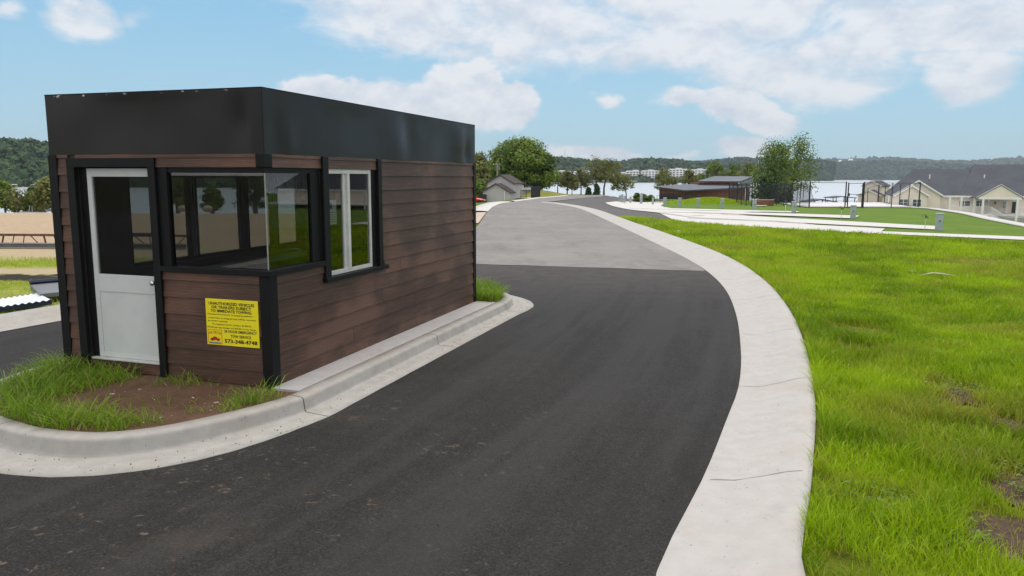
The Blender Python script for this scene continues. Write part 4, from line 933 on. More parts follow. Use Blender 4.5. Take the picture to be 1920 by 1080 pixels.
def island_grass():
    r = np.random.default_rng(8); n = 150000
    x = -5.6+5.8*r.random(n); y = 5.8+9.6*r.random(n)
    lx = (x-bx)*math.cos(th)-(y-by)*math.sin(th); ly = (x-bx)*math.sin(th)+(y-by)*math.cos(th)      # booth frame
    cen = isl_s.mean(0); k = inside(x, y, isl_s)
    # distance to rim
    dmin = np.full(n, 9.)
    for q in isl_s[::2]: dmin = np.minimum(dmin, np.hypot(x-q[0], y-q[1]))
    k &= dmin > .17
    k &= ~((lx > -Wd-.04) & (lx < .04+.0*lx) & (ly > -.04) & (ly < Ln+.04)); k &= ~((lx > 0) & (ly > -.02) & (ly < Ln+.08) & (lx < 1.2))
    # density: thick at the left of the bed and at the rear, tufts elsewhere
    dens = np.zeros(n)
    dens = np.maximum(dens, ss(-3.95, -4.45, x+.45*fastnoise(x, y, 2.2, 3)-.2)*(y < 9.5))
    dens = np.maximum(dens, (ly > Ln)*1.0)
    def spot(u, v, rx, ry, s):
        p = np.array(hit(u, v, .16)[:2]); return s*ss(1.2, .5, np.hypot((x-p[0])/rx, (y-p[1])/ry)+.5*(fastnoise(x, y, 5, 7)-.5))
    for a in ((190, 798, .28, .12, 1), (240, 790, .35, .13, .9), (120, 792, .45, .22, 1), (60, 780, .4, .3, 1), (20, 770, .4, .4, 1), (150, 775, .3, .2, .7), (330, 715, .20, .10, .55), (365, 714, .16, .09, .8), (395, 712, .18, .10, .75), (280, 702, .2, .07, .5), (350, 722, .35, .07, .35), (175, 690, .25, .06, .3),
              (470, 752, .24, .12, .95), (440, 765, .2, .1, .6), (500, 742, .2, .12, .8), (540, 722, .14, .10, .85), (560, 715, .1, .1, .5), (152, 725, .22, .12, .8), (250, 768, .12, .08, .35), (380, 770, .16, .06, .35), (90, 700, .25, .18, .8), (200, 745, .5, .3, .05), (300, 760, .9, .5, .02), (235, 700, .3, .05, .4)):
        dens = np.maximum(dens, spot(*a))
    k &= r.random(n) < dens*np.where(ly > Ln, .95, .8)
    x, y, ly, dens = x[k], y[k], ly[k], dens[k]; n = len(x)
    hh = (.09+.24*r.random(n)**1.5)*(.5+.5*np.clip(dens, 0, 1))*(.7+.6*fastnoise(x, y, 4, 17)); rear = ly > Ln; hh = np.where(rear, .20+.20*r.random(n), hh); lean = np.where(rear, .4+.7*r.random(n), .35+.85*r.random(n))
    wd = np.where(rear, .009, .0045+.005*r.random(n)); tint = np.clip(.5+.7*(fastnoise(x, y, 3, 5)-.5)+r.normal(0, .22, n), 0, 1); dry = ((r.random(n) < .07)*.9).astype(float)
    z = np.full(n, .14)
    for nm, mk, lab, cat in (('bed_grass', ~rear, 'long arching grass tufts in the soil bed before the booth door', 'grass'), ('rear_grass', rear, 'thick bright grass clump on the island tip behind the booth', 'grass')):
        o = blades(nm, x[mk], y[mk], z[mk], hh[mk], wd[mk], lean[mk], M['grass_isl'], tint[mk], dry[mk], 6, 1.2); setp(o, lab, cat, kind='stuff')
    # wood chips and pebbles on the soil
    mb = MB(); rr = random.Random(4)
    for i in range(190):
        px_, py_ = -4.6+3.0*rr.random(), 6.2+2.2*rr.random()
        if not inside(np.array([px_]), np.array([py_]), isl_s*.98+isl_s.mean(0)*.02)[0]: continue
        l_ = (px_-bx)*math.sin(th)+(py_-by)*math.cos(th)
        if l_ > -.08: continue
        s = .002+.005*rr.random()**2.5; a = rr.random()*3.14; L_ = s*(1+3*(rr.random() < .3)); z0 = .153
        c_, s__ = math.cos(a), math.sin(a)
        base = [(-L_, -s), (L_*.8, -s*.8), (L_, s*.7), (-L_*.7, s)]
        V = [(px_+p*c_-q*s__, py_+p*s__+q*c_, z0) for p, q in base]+[(px_+p*c_*.7-q*s__*.7, py_+p*s__*.7+q*c_*.7, z0+s*1.1) for p, q in base]
        mb.add(V, [(0, 1, 2, 3), (4, 5, 6, 7), (0, 1, 5, 4), (1, 2, 6, 5), (2, 3, 7, 6), (3, 0, 4, 7)])
    setp(mb.build('wood_chips', M['driftwood']), 'pale wood chips and pebbles scattered on the bare soil bed', 'wood chips', kind='stuff')
island_grass()
def grit():
    # loose grit along the gutter and the asphalt
    r = random.Random(9); mb = MB(); n = len(isl_s); cen = isl_s.mean(0)
    for i in range(900):
        if i < 560:
            k = r.randrange(n); q = isl_s[k]; d = q-cen; tt = isl_s[(k+1) % n]-isl_s[k-1]; nn = np.array([tt[1], -tt[0]]); nn /= np.linalg.norm(nn); nn = nn if nn@d > 0 else -nn
            o = .05+.36*r.random()**.8; x, y = q[0]+nn[0]*o+r.gauss(0, .03), q[1]+nn[1]*o+r.gauss(0, .03)
            if q[1] > 6.4 and o > .26: o = .3
            z = .012
        else:
            y = 4.3+9*r.random(); x = -4.2+6.5*r.random(); z = .003
            if inside(np.array([x]), np.array([y]), isl_s*1.09-isl_s.mean(0)*.09)[0]: continue
        s = .002+.0045*r.random()**2; mb.lathe((x, y, z), [(s*.8, 0), (s, s*.5), (s*.5, s*1.1)], 5)
    setp(mb.build('grit', M['ink']), 'dark grit scattered along the pale gutter around the island', 'grit', kind='stuff')
grit()
# ------------------------------------------------------------------ trees
def tree(name, label, u, vbase, vtop, D, wpx, leafm, n_clump=34, leaf=.16, per=110, cat='tree', trunk_r=None, crown_lo=.3, seed=1, group=None, zb=None, round_=1., bare=0., lean=0., ucrown=None, dens=1.):
    r = np.random.default_rng(seed); rr = random.Random(seed)
    x0 = PX(u, D); z0 = Hz(x0, D)-.05 if zb is None else zb
    top = P(u, vtop, D)[2]; base_vis = P(u, vbase, D)[2]; z0 = min(z0, base_vis)
    Ht = top-z0; Wd_ = wpx/FPX*D/2; t = thing(name, label, cat, (x0, D, z0), 0, group)
    vis = top-base_vis; zc0 = (base_vis-z0)+vis*crown_lo; ch = Ht-zc0; cxo = 0 if ucrown is None else PX(ucrown, D)-x0
    tr = trunk_r or Ht*.022
    tb = MB(); fork = zc0+ch*.12
    main = [(0, 0, -.3), (lean*.2, .03, fork*.5), (lean*.5+cxo*.3, 0, fork), (lean+cxo*.7, .05*ch, zc0+ch*.55), (lean+cxo, 0, zc0+ch*.86)]
    tb.tube(main, [tr*1.35, tr, tr*.85, tr*.5, tr*.15], 8)
    cl = []
    for i in range(n_clump):
        a = i*2.399+rr.random(); s = (i+.5)/n_clump; h = s
        prof = math.sin(math.pi*min(1, max(0, (.12+.88*h))**.8)) ** .55 if round_ >= .5 else (1-h)*.9+.12
        rad = Wd_*prof*(.36+.64*rr.random()); cz = zc0+ch*(.06+.88*h)+rr.gauss(0, .03)*ch
        c_ = Vector((cxo+lean*h+rad*math.cos(a), rad*.9*math.sin(a), cz)); cl.append(c_)
        j = rr.random(); f_ = Vector(main[2])*(1-h*.8)+Vector(main[3])*(h*.8)
        mid = f_.lerp(c_, .5)+Vector((rr.gauss(0, .04)*Wd_, 0, .06*ch))
        if i % 2 == 0 or bare: tb.tube([f_, mid, c_], [tr*.38, tr*.22, tr*.07], 5)
        if bare:
            for _ in range(3): e = c_+Vector((rr.gauss(0, .3)*Wd_, rr.gauss(0, .3)*Wd_, rr.random()*.25*ch)); tb.tube([mid.lerp(c_, .6), e], [tr*.10, tr*.03], 4)
    tb.build('trunk', M['bark'], t, smooth=True)
    K = int(per*(1-bare)*dens); 
    if K > 0:
        cc = np.repeat(np.array([c[:] for c in cl]), K, 0); n = len(cc)
        rad = (Wd_+ch)*.13*(.55+.85*r.random(len(cl))); g = r.normal(size=(n, 3)); g /= np.linalg.norm(g, axis=1)[:, None]; g *= (r.random(n)**.45)[:, None]
        c3 = cc+g*np.repeat(rad, K)[:, None]*np.array([1.15, 1.15, .8])
        nrm = g+r.normal(size=(n, 3))*.5+np.array([0, 0, .4]); nrm /= np.linalg.norm(nrm, axis=1)[:, None]
        e1 = np.cross(nrm, r.normal(size=(n, 3))); e1 /= np.linalg.norm(e1, axis=1)[:, None]; e2 = np.cross(nrm, e1); q = (leaf*(.6+.8*r.random(n)))[:, None]
        V = np.stack([c3-e1*q, c3-e2*q*.6, c3+e1*q, c3+e2*q*.6], 1).reshape(-1, 3)
        tt = np.clip(np.repeat(r.normal(.5, .22, len(cl)), K)+.25*g[:, 2]+r.normal(0, .12, n), 0, 1)
        npmesh('crown', V, np.arange(n*4).reshape(-1, 4), leafm, tint=np.repeat(tt, 4), parent=t)
    return t
tree('maple_tree', 'large rounded dark green tree rising behind the grey gabled shed', 975, 355, 266, 152, 132, M['leaf'], 80, .26, 330, seed=3, crown_lo=.10, trunk_r=.28)
tree('maple_tree', 'lower right-hand lobe tree joined to the large dark green tree', 1013, 352, 287, 154, 50, M['leaf_dark'], 34, .24, 220, seed=4, crown_lo=.1)
tree('shrubby_tree', 'olive green tree beside the rear corner of the booth', 896, 372, 292, 138, 48, M['leaf_yellow'], 46, .22, 200, seed=5, crown_lo=.0)
tree('shrubby_tree', 'dark low tree between the red car and the grey shed', 900, 376, 338, 132, 30, M['leaf'], 26, .2, 160, seed=6, crown_lo=.0)
tree('small_tree', 'small bushy tree in front of the long grey roof', 1005, 352, 333, 148, 22, M['leaf_dark'], 16, .18, 120, seed=7, crown_lo=.1)
for i, (u, vb, vt, D, w, lm, br, lab, kw) in enumerate([
    (1046, 362, 322, 158, 40, M['leaf_yellow'], .72, 'thin half-bare tree at the left end of the shoreline row', {}),
    (1064, 366, 320, 160, 30, M['leaf_yellow'], .35, 'sparse brownish green tree second in the shoreline row', {}),
    (1073, 367, 335, 163, 22, M['leaf_yellow'], .55, 'little thin tree between the two brownish shoreline trees', {}),
    (1090, 367, 318, 158, 34, M['leaf_yellow'], .3, 'olive tree left of the tall half-bare shoreline tree', {}),
    (1118, 366, 293, 156, 52, M['leaf_yellow'], .68, 'tall half-bare tree with ivy on its trunk by the lake', dict(crown_lo=.3)),
    (1133, 368, 299, 156, 62, M['leaf_yellow'], .12, 'tall spreading olive tree at the middle of the shoreline row', dict(crown_lo=.38, ucrown=1142)),
    (1175, 367, 327, 160, 46, M['leaf_yellow'], .2, 'wide low tree leaning at the right end of the shoreline row', dict(crown_lo=.25, ucrown=1166)),
    (1244, 362, 317, 175, 40, M['leaf_yellow'], .05, 'round olive tree behind the left end of the brick building', dict(crown_lo=.1)),
    (1262, 352, 332, 185, 24, M['leaf_yellow'], .65, 'twiggy grey tree behind the brick building roof', {}),
    (1292, 350, 320, 180, 34, M['leaf_yellow'], .1, 'yellowish green tree above the brick building roof', dict(crown_lo=.15)),
    (1313, 344, 326, 190, 30, M['leaf'], .05, 'low green tree touching the upper metal roof', dict(crown_lo=.0)),
    (1340, 334, 304, 195, 36, M['leaf'], .05, 'green tree rising behind the upper metal roof at left', dict(crown_lo=.0)),
    (1376, 334, 311, 195, 34, M['leaf'], .05, 'low rounded tree behind the middle of the upper metal roof', dict(crown_lo=.0)),
    (1404, 336, 305, 190, 36, M['leaf_yellow'], .05, 'yellow-green tree behind the right end of the upper metal roof', dict(crown_lo=.0))]):
    tree('shore_tree', lab, u, vb, vt, D, w, lm, 26, .15, 120, seed=20+i, bare=br, group='trees along the shoreline', **kw)
for i, (u, vb, vt, D, w, lab) in enumerate([(1119, 367, 346, 154, 14, 'dark ivy-clad evergreen at the foot of the tall half-bare tree'), (1104, 367, 351, 155, 11, 'small dark conifer left of the ivy-clad trunk')]):
    tree('conifer', lab, u, vb, vt, D, w, M['leaf_dark'], 18, .15, 120, seed=50+i, crown_lo=0, round_=0, group='small conifers by the shore')
tree('big_tree', 'large loose-crowned green tree behind the tennis fence', 1454, 385, 265, 128, 86, M['leaf'], 60, .17, 105, seed=61, crown_lo=.12, trunk_r=.2)
tree('big_tree', 'taller ragged tree leaning right behind the tennis fence', 1482, 388, 256, 130, 66, M['leaf'], 44, .16, 100, seed=62, crown_lo=.22, trunk_r=.22, ucrown=1497, dens=.7)
tree('shrubby_tree', 'dense dark tree screening the lower part of the large loose tree', 1438, 388, 325, 126, 44, M['leaf_dark'], 26, .18, 150, seed=63, crown_lo=0)
tree('shrubby_tree', 'dark low tree behind the tennis court screen', 1470, 388, 350, 127, 50, M['leaf_dark'], 24, .18, 130, seed=64, crown_lo=0)
for i, (u, vb, vt, D, w, lab) in enumerate([(1196, 378, 362, 130, 16, 'round green bush at the left of the planted bed'), (1208, 380, 364, 128, 20, 'broad green bush in the middle of the planted bed'), (1221, 379, 366, 128, 15, 'small green bush at the right of the planted bed')]):
    tree('bush', lab, u, vb, vt, D, w, M['leaf'], 16, .14, 120, cat='bush', seed=70+i, crown_lo=0, group='bushes in the mulch bed', zb=P(u, vb, D)[2])
for i, (u, vb, vt, D, w, lm, br, lab, kw) in enumerate([
    (4, 395, 338, 84, 42, M['leaf'], .1, 'leafy green tree at the left edge of the photograph', {}),
    (27, 395, 347, 82, 40, M['leaf_yellow'], .93, 'bare grey branching tree at the sand edge', {}),
    (40, 396, 372, 84, 50, M['leaf'], .0, 'low dark bush spreading under the bare tree', {}),
    (62, 396, 352, 84, 40, M['leaf'], .15, 'mid green tree right of the bare tree', {}),
    (92, 394, 333, 82, 60, M['leaf_yellow'], .05, 'yellowish green tree touching the left corner of the booth', dict(crown_lo=.05)),
    (150, 394, 338, 82, 50, M['leaf'], .1, 'green tree hidden behind the booth door', {}),
    (330, 394, 330, 100, 56, M['leaf'], .1, 'green tree seen through the left of the corner window', dict(crown_lo=.15)),
    (395, 396, 352, 104, 40, M['leaf'], .1, 'small green tree seen through the middle of the corner window', {}),
    (476, 394, 322, 110, 70, M['leaf_dark'], .0, 'dense dark tree seen through the right of the corner window', dict(crown_lo=.05))]):
    tree('lakeside_tree', lab, u, vb, vt, D, w, lm, 26, .15, 150, seed=80+i, bare=br, group='trees at the edge of the sandy field', **{**dict(crown_lo=.05), **kw})

# ------------------------------------------------------------------ buildings
def P3(u, v, D): return Vector(P(u, v, D))
def gable_roof(mb, x0, x1, y0, y1, ze, zr, ax, th=.18, ov=.3):
    """roof slabs; ridge along ax"""
    if ax == 'y':
        xm = (x0+x1)/2; k = (zr-ze)/(xm-x0); e = ze-ov*k
        for s, xe in ((-1, x0-ov), (1, x1+ov)):
            mb.add([(xe, y0-ov, e), (xm, y0-ov, zr), (xm, y1+ov, zr), (xe, y1+ov, e), (xe, y0-ov, e+th), (xm, y0-ov, zr+th), (xm, y1+ov, zr+th), (xe, y1+ov, e+th)], [(0, 1, 2, 3), (4, 5, 6, 7), (0, 1, 5, 4), (1, 2, 6, 5), (2, 3, 7, 6), (3, 0, 4, 7)])
    else:
        ym = (y0+y1)/2; k = (zr-ze)/(ym-y0); e = ze-ov*k
        for s, ye in ((-1, y0-ov), (1, y1+ov)):
            mb.add([(x0-ov, ye, e), (x1+ov, ye, e), (x1+ov, ym, zr), (x0-ov, ym, zr), (x0-ov, ye, e+th), (x1+ov, ye, e+th), (x1+ov, ym, zr+th), (x0-ov, ym, zr+th)], [(0, 1, 2, 3), (4, 5, 6, 7), (0, 1, 5, 4), (1, 2, 6, 5), (2, 3, 7, 6), (3, 0, 4, 7)])
def gable_trim(mb, x0, x1, y, ze, zr, ov=.3, w=.22, t=.06, off=0):
    xm = (x0+x1)/2; k = (zr-ze)/(xm-x0); e = ze-ov*k
    for s, xe in ((-1, x0-ov), (1, x1+ov)):
        mb.add([(xe, y, e-.04), (xm, y, zr-.04), (xm, y, zr+w), (xe, y, e+w), (xe, y-t, e-.04), (xm, y-t, zr-.04), (xm, y-t, zr+w), (xe, y-t, e+w)], [(0, 1, 2, 3), (4, 5, 6, 7), (0, 1, 5, 4), (1, 2, 6, 5), (2, 3, 7, 6), (3, 0, 4, 7)])
def gable_wall(mb, x0, x1, y0, y1, zb, ze, zr): mb.prism([(x0, zb), (x1, zb), (x1, ze), ((x0+x1)/2, zr), (x0, ze)], 'y', y0, y1)
def window(parent, x0, x1, z0, z1, y, split=True, frame=M['white'], gm=None):
    mb = MB(); w_ = .07
    mb.box(x0, x1, y-.06, y+.02, z0, z0+w_); mb.box(x0, x1, y-.06, y+.02, z1-w_, z1); mb.box(x0, x0+w_, y-.06, y+.02, z0+w_, z1-w_); mb.box(x1-w_, x1, y-.06, y+.02, z0+w_, z1-w_)
    if split: mb.box((x0+x1)/2-w_/2, (x0+x1)/2+w_/2, y-.05, y+.02, z0+w_, z1-w_); mb.box(x0+w_, x1-w_, y-.045, y+.01, (z0+z1)/2-.02, (z0+z1)/2+.02)
    f_ = mb.build('window', frame, parent); g_ = MB(); g_.box(x0+w_, x1-w_, y-.03, y-.02, z0+w_, z1-w_); g_.build('pane', gm or M['darkglass'], f_); return f_
def frame(u0, D, r):
    """local frame of a building turned clockwise by r, its front left corner at (u0, D): pixel -> local x on the plane y=yl, and height"""
    O = np.array([PX(u0, D), D]); a = np.array([math.cos(r), -math.sin(r)]); nn = np.array([math.sin(r), math.cos(r)])
    def sol(u, v, yl):
        rr = ray(u, v); A = np.array([[a[0], -rr[0]], [a[1], -rr[1]]]); x, t = np.linalg.solve(A, -(O+nn*yl)); return x, HC+rr[2]*t
    return O, (lambda u, yl=0.: float(sol(u, 340, yl)[0])), (lambda v, u, yl=0.: float(sol(u, v, yl)[1]))
# two-tier gabled sheds: the same kind left and right
def shed(name, label, u0, u1, v_base, D, wallm, roofm, upper, lower, rot, dep=6.):
    O, fX, fZ = frame(u0, D, rot); x0, x1 = PX(u0, D), PX(u1, D)
    zb0 = min(P(u0, v_base, D)[2], Hz((x0+x1)/2, D)-.2); t = thing(name, label, 'shed', (x0, D, zb0), -rot)
    L = lambda u, v, d=D: (fX(u, d-D), fZ(v, u, d-D)-zb0)
    (ux0, ux1, uve, uvr), (lx0, lx1, lve, lvr) = upper, lower
    a, e = L(ux0, uve, D+2.5); b, _ = L(ux1, uve, D+2.5); _, r_ = L((ux0+ux1)/2, uvr, D+2.5)
    w_ = MB(); gable_wall(w_, a, b, 2.5, 2.5+dep, -.3, e, r_); w_.build('upper_wall', wallm, t)
    w_ = MB(); gable_roof(w_, a, b, 2.5, 2.5+dep, e, r_, 'y', .12, .28); w_.build('upper_roof', roofm, t)
    w_ = MB(); gable_trim(w_, a, b, 2.2, e, r_, .28, .16, .04); w_.build('upper_trim', wallm if wallm != M['grey_siding'] else M['shingle_dark'], t)
    a, e = L(lx0, lve); b, _ = L(lx1, lve); _, r_ = L((lx0+lx1)/2, lvr)
    w_ = MB(); gable_wall(w_, a, b, 0, 2.48, -.3, e, r_); w_.build('lower_wall', wallm, t)
    w_ = MB(); gable_roof(w_, a, b, 0, 2.18, e, r_, 'y', .12, .28); w_.build('lower_roof', roofm, t)
    w_ = MB(); gable_trim(w_, a, b, -.30, e, r_, .28, .16, .04); w_.build('lower_trim', wallm if wallm != M['grey_siding'] else M['shingle_dark'], t)
    return t, zb0, x0
s1, zb1, xx1 = shed('shed', 'pale grey two-tier gabled shed with dark roof edges left of the road', 903, 965, 377, 124, M['grey_siding'], M['shingle_dark'], (914, 962, 343, 328.5), (905, 956, 360, 345), R(18), 5.)
v = MB(); v.box(.05, .85, -.8, -.06, 0, 1.1+(P(905, 377, 124)[2]-zb1)); v.build('utility_box', M['fence_black'], s1)
v = MB(); v.tube([(3.9, -.10, 0), (3.9, -.10, 2.2)], .04, 6); v.build('downpipe', M['white'], s1)
s2, zb2, xx2 = shed('shed', 'cream two-tier gabled shed behind the tennis court gate', 1609, 1664, 385, 137, M['stucco'], M['shingle'], (1619, 1652, 348, 339.5), (1611, 1652, 366, 357), R(42), 5.)
v = MB(); v.box(3.6, 4.3, -.06, .02, .4, 2.2); v.build('door', M['tan'], s2)
# long grey roof behind the bank
t = thing('barn', 'long low blue-grey roofed barn behind the grassy bank', 'barn', (PX(966, 168), 168, Hz(PX(990, 168), 168)-1))
zt, zl = P(985, 337, 168)[2]-t.location.z, P(985, 354, 168)[2]-t.location.z; wx = PX(1018, 168)-PX(966, 168)
v = MB(); v.box(0, wx, 0, 7, -1, zl); v.build('wall', M['grey_siding'], t); v = MB(); v.add([(-.3, -.4, zl-.2), (wx+.3, -.4, zl-.2), (wx-2, 3.5, zt), (1.5, 3.5, zt), (-.3, 7.4, zl-.2), (wx+.3, 7.4, zl-.2)], [(0, 1, 2, 3), (3, 2, 5, 4), (0, 3, 4), (1, 5, 2), (0, 4, 5, 1)]); v.build('roof', M['metal_roof'], t)
# brick park building, two roofs
def brick():
    r = R(-17); D = 158; O, fX, fZ = frame(1237, D, R(28)); zb = P(1240, 380, D)[2]-.4
    t = thing('brick_building', 'low brown brick building with angular dark grey metal roof', 'building', (O[0], O[1], zb), -R(28))
    X = lambda u, y=0.: fX(u, y); Z = lambda v, u, y=0.: fZ(v, u, y)-zb
    xk = X(1280); z1, z2 = Z(352.5, 1238), Z(358.5, 1280)
    dx = 16; ck, sk = math.cos(R(62)), math.sin(R(62))          # the right-hand wall turns away from the nearest corner
    rx, ry = xk+dx*ck*1.25, dx*sk*1.05
    w = MB(); w.add([(0, 0, 0), (xk, 0, 0), (xk, 0, z2), (0, 0, z1), (0, .3, 0), (xk, .3, 0), (xk, .3, z2), (0, .3, z1)], [(0, 1, 2, 3), (4, 5, 6, 7), (0, 1, 5, 4), (1, 2, 6, 5), (2, 3, 7, 6), (3, 0, 4, 7)]); w.build('wall', M['brick'], t)
    w = MB(); w.add([(xk, .302, 0), (rx, ry, 0), (rx, ry, z2+.5), (xk, .302, z2), (0, .302, 0), (0, 14, 0), (0, 14, z1), (0, .302, z1), (rx, ry+.1, 0), (rx-8, 18, 0), (rx-8, 18, z1)], [(0, 1, 2, 3), (4, 5, 6, 7), (5, 9, 10, 6), (1, 9, 10, 2)]); w.build('side_wall', M['brick'], t)
    zg = Z(363.5, 1260); w = MB(); w.box(.2, xk-.15, -.12, -.02, 0, zg); w.build('glazed_front', M['darkglass'], t)
    for k in range(7): q = MB(); x = .2+(xk-.4)*k/6; q.box(x, x+.08, -.18, -.12, 0, zg); q.build('mullion', M['fence_black'], t)
    ux, uy = (rx-xk)/math.hypot(rx-xk, ry), ry/math.hypot(rx-xk, ry); nx, ny = uy, -ux
    def wallbox(nm, s0, s1, za, zc, m):
        pts = [(xk+ux*s0+nx*.03, .302+uy*s0+ny*.03), (xk+ux*s1+nx*.03, .302+uy*s1+ny*.03), (xk+ux*s1+nx*.10, .302+uy*s1+ny*.10), (xk+ux*s0+nx*.10, .302+uy*s0+ny*.10)]; q = MB(); q.prism(pts, 'z', za, zc); q.build(nm, m, t)
    for (a, b, c_, d_) in ((.6, 1.9, .62, .82), (2.3, 3.6, .62, .82), (.6, 3.6, .30, .52)): wallbox('window', a, b, z2*c_, z2*d_, M['darkglass'])
    wallbox('door', 5.0, 6.0, .3, z2*.62, M['darkglass'])
    q = MB(); A = [(-.9, -.9, z1+.1), (xk+.9, -1.1, z2-.02), (rx+2.2, ry-1.2, z2+.62), (rx-3, ry+8, z1+.55), (2, 13, z1+.45)]
    q.add(A+[(x, y, z+.26) for x, y, z in A], [(0, 1, 2), (0, 2, 3), (0, 3, 4), (5, 6, 7), (5, 7, 8), (5, 8, 9)]+[(i, (i+1) % 5, 5+(i+1) % 5, 5+i) for i in range(5)]); q.build('roof', M['metal_roof'], t)
    D = 166; zb = P(1310, 378, D)[2]; t = thing('brick_building', 'taller brick pavilion with sloping blue-grey roof behind the low one', 'building', (PX(1310, D), D, zb)); x0 = PX(1310, D)
    X = lambda u, d=D: PX(u, d)-x0; Z = lambda v, d=D, u=1300: P(u, v, d)[2]-zb
    w = MB(); w.box(X(1311), X(1385), 0, 8, 0, Z(342)); w.build('wall', M['brick'], t)
    q = MB(); A = [(X(1306), -.8, Z(341.5)), (X(1386), -.8, Z(341.5)), (X(1421), 3, Z(332.5)), (X(1340, 178), 12, Z(332, 178))]
    q.add(A+[(x, y, z+.25) for x, y, z in A], [(0, 1, 2, 3), (4, 5, 6, 7)]+[(i, (i+1) % 4, 4+(i+1) % 4, 4+i) for i in range(4)]); q.build('roof', M['metal_roof'], t)
    q = MB(); q.add([(X(1386), -.75, Z(342.5)), (X(1420), 2.8, Z(333.5)), (X(1420), 2.8, Z(345)), (X(1386), -.75, Z(348)), (X(1386), -.5, Z(342.5)), (X(1420), 3.05, Z(333.5)), (X(1420), 3.05, Z(345)), (X(1386), -.5, Z(348))], [(0, 1, 2, 3), (4, 5, 6, 7), (0, 1, 5, 4), (1, 2, 6, 5), (2, 3, 7, 6), (3, 0, 4, 7)]); q.build('gable_panel', M['greysteel'], t)
    for u in (1388, 1396, 1405, 1413): q = MB(); q.box(X(u), X(u)+.16, (u-1386)/10, (u-1386)/10+.16, 0, Z(346)); q.build('post', M['fence_black'], t)
brick()
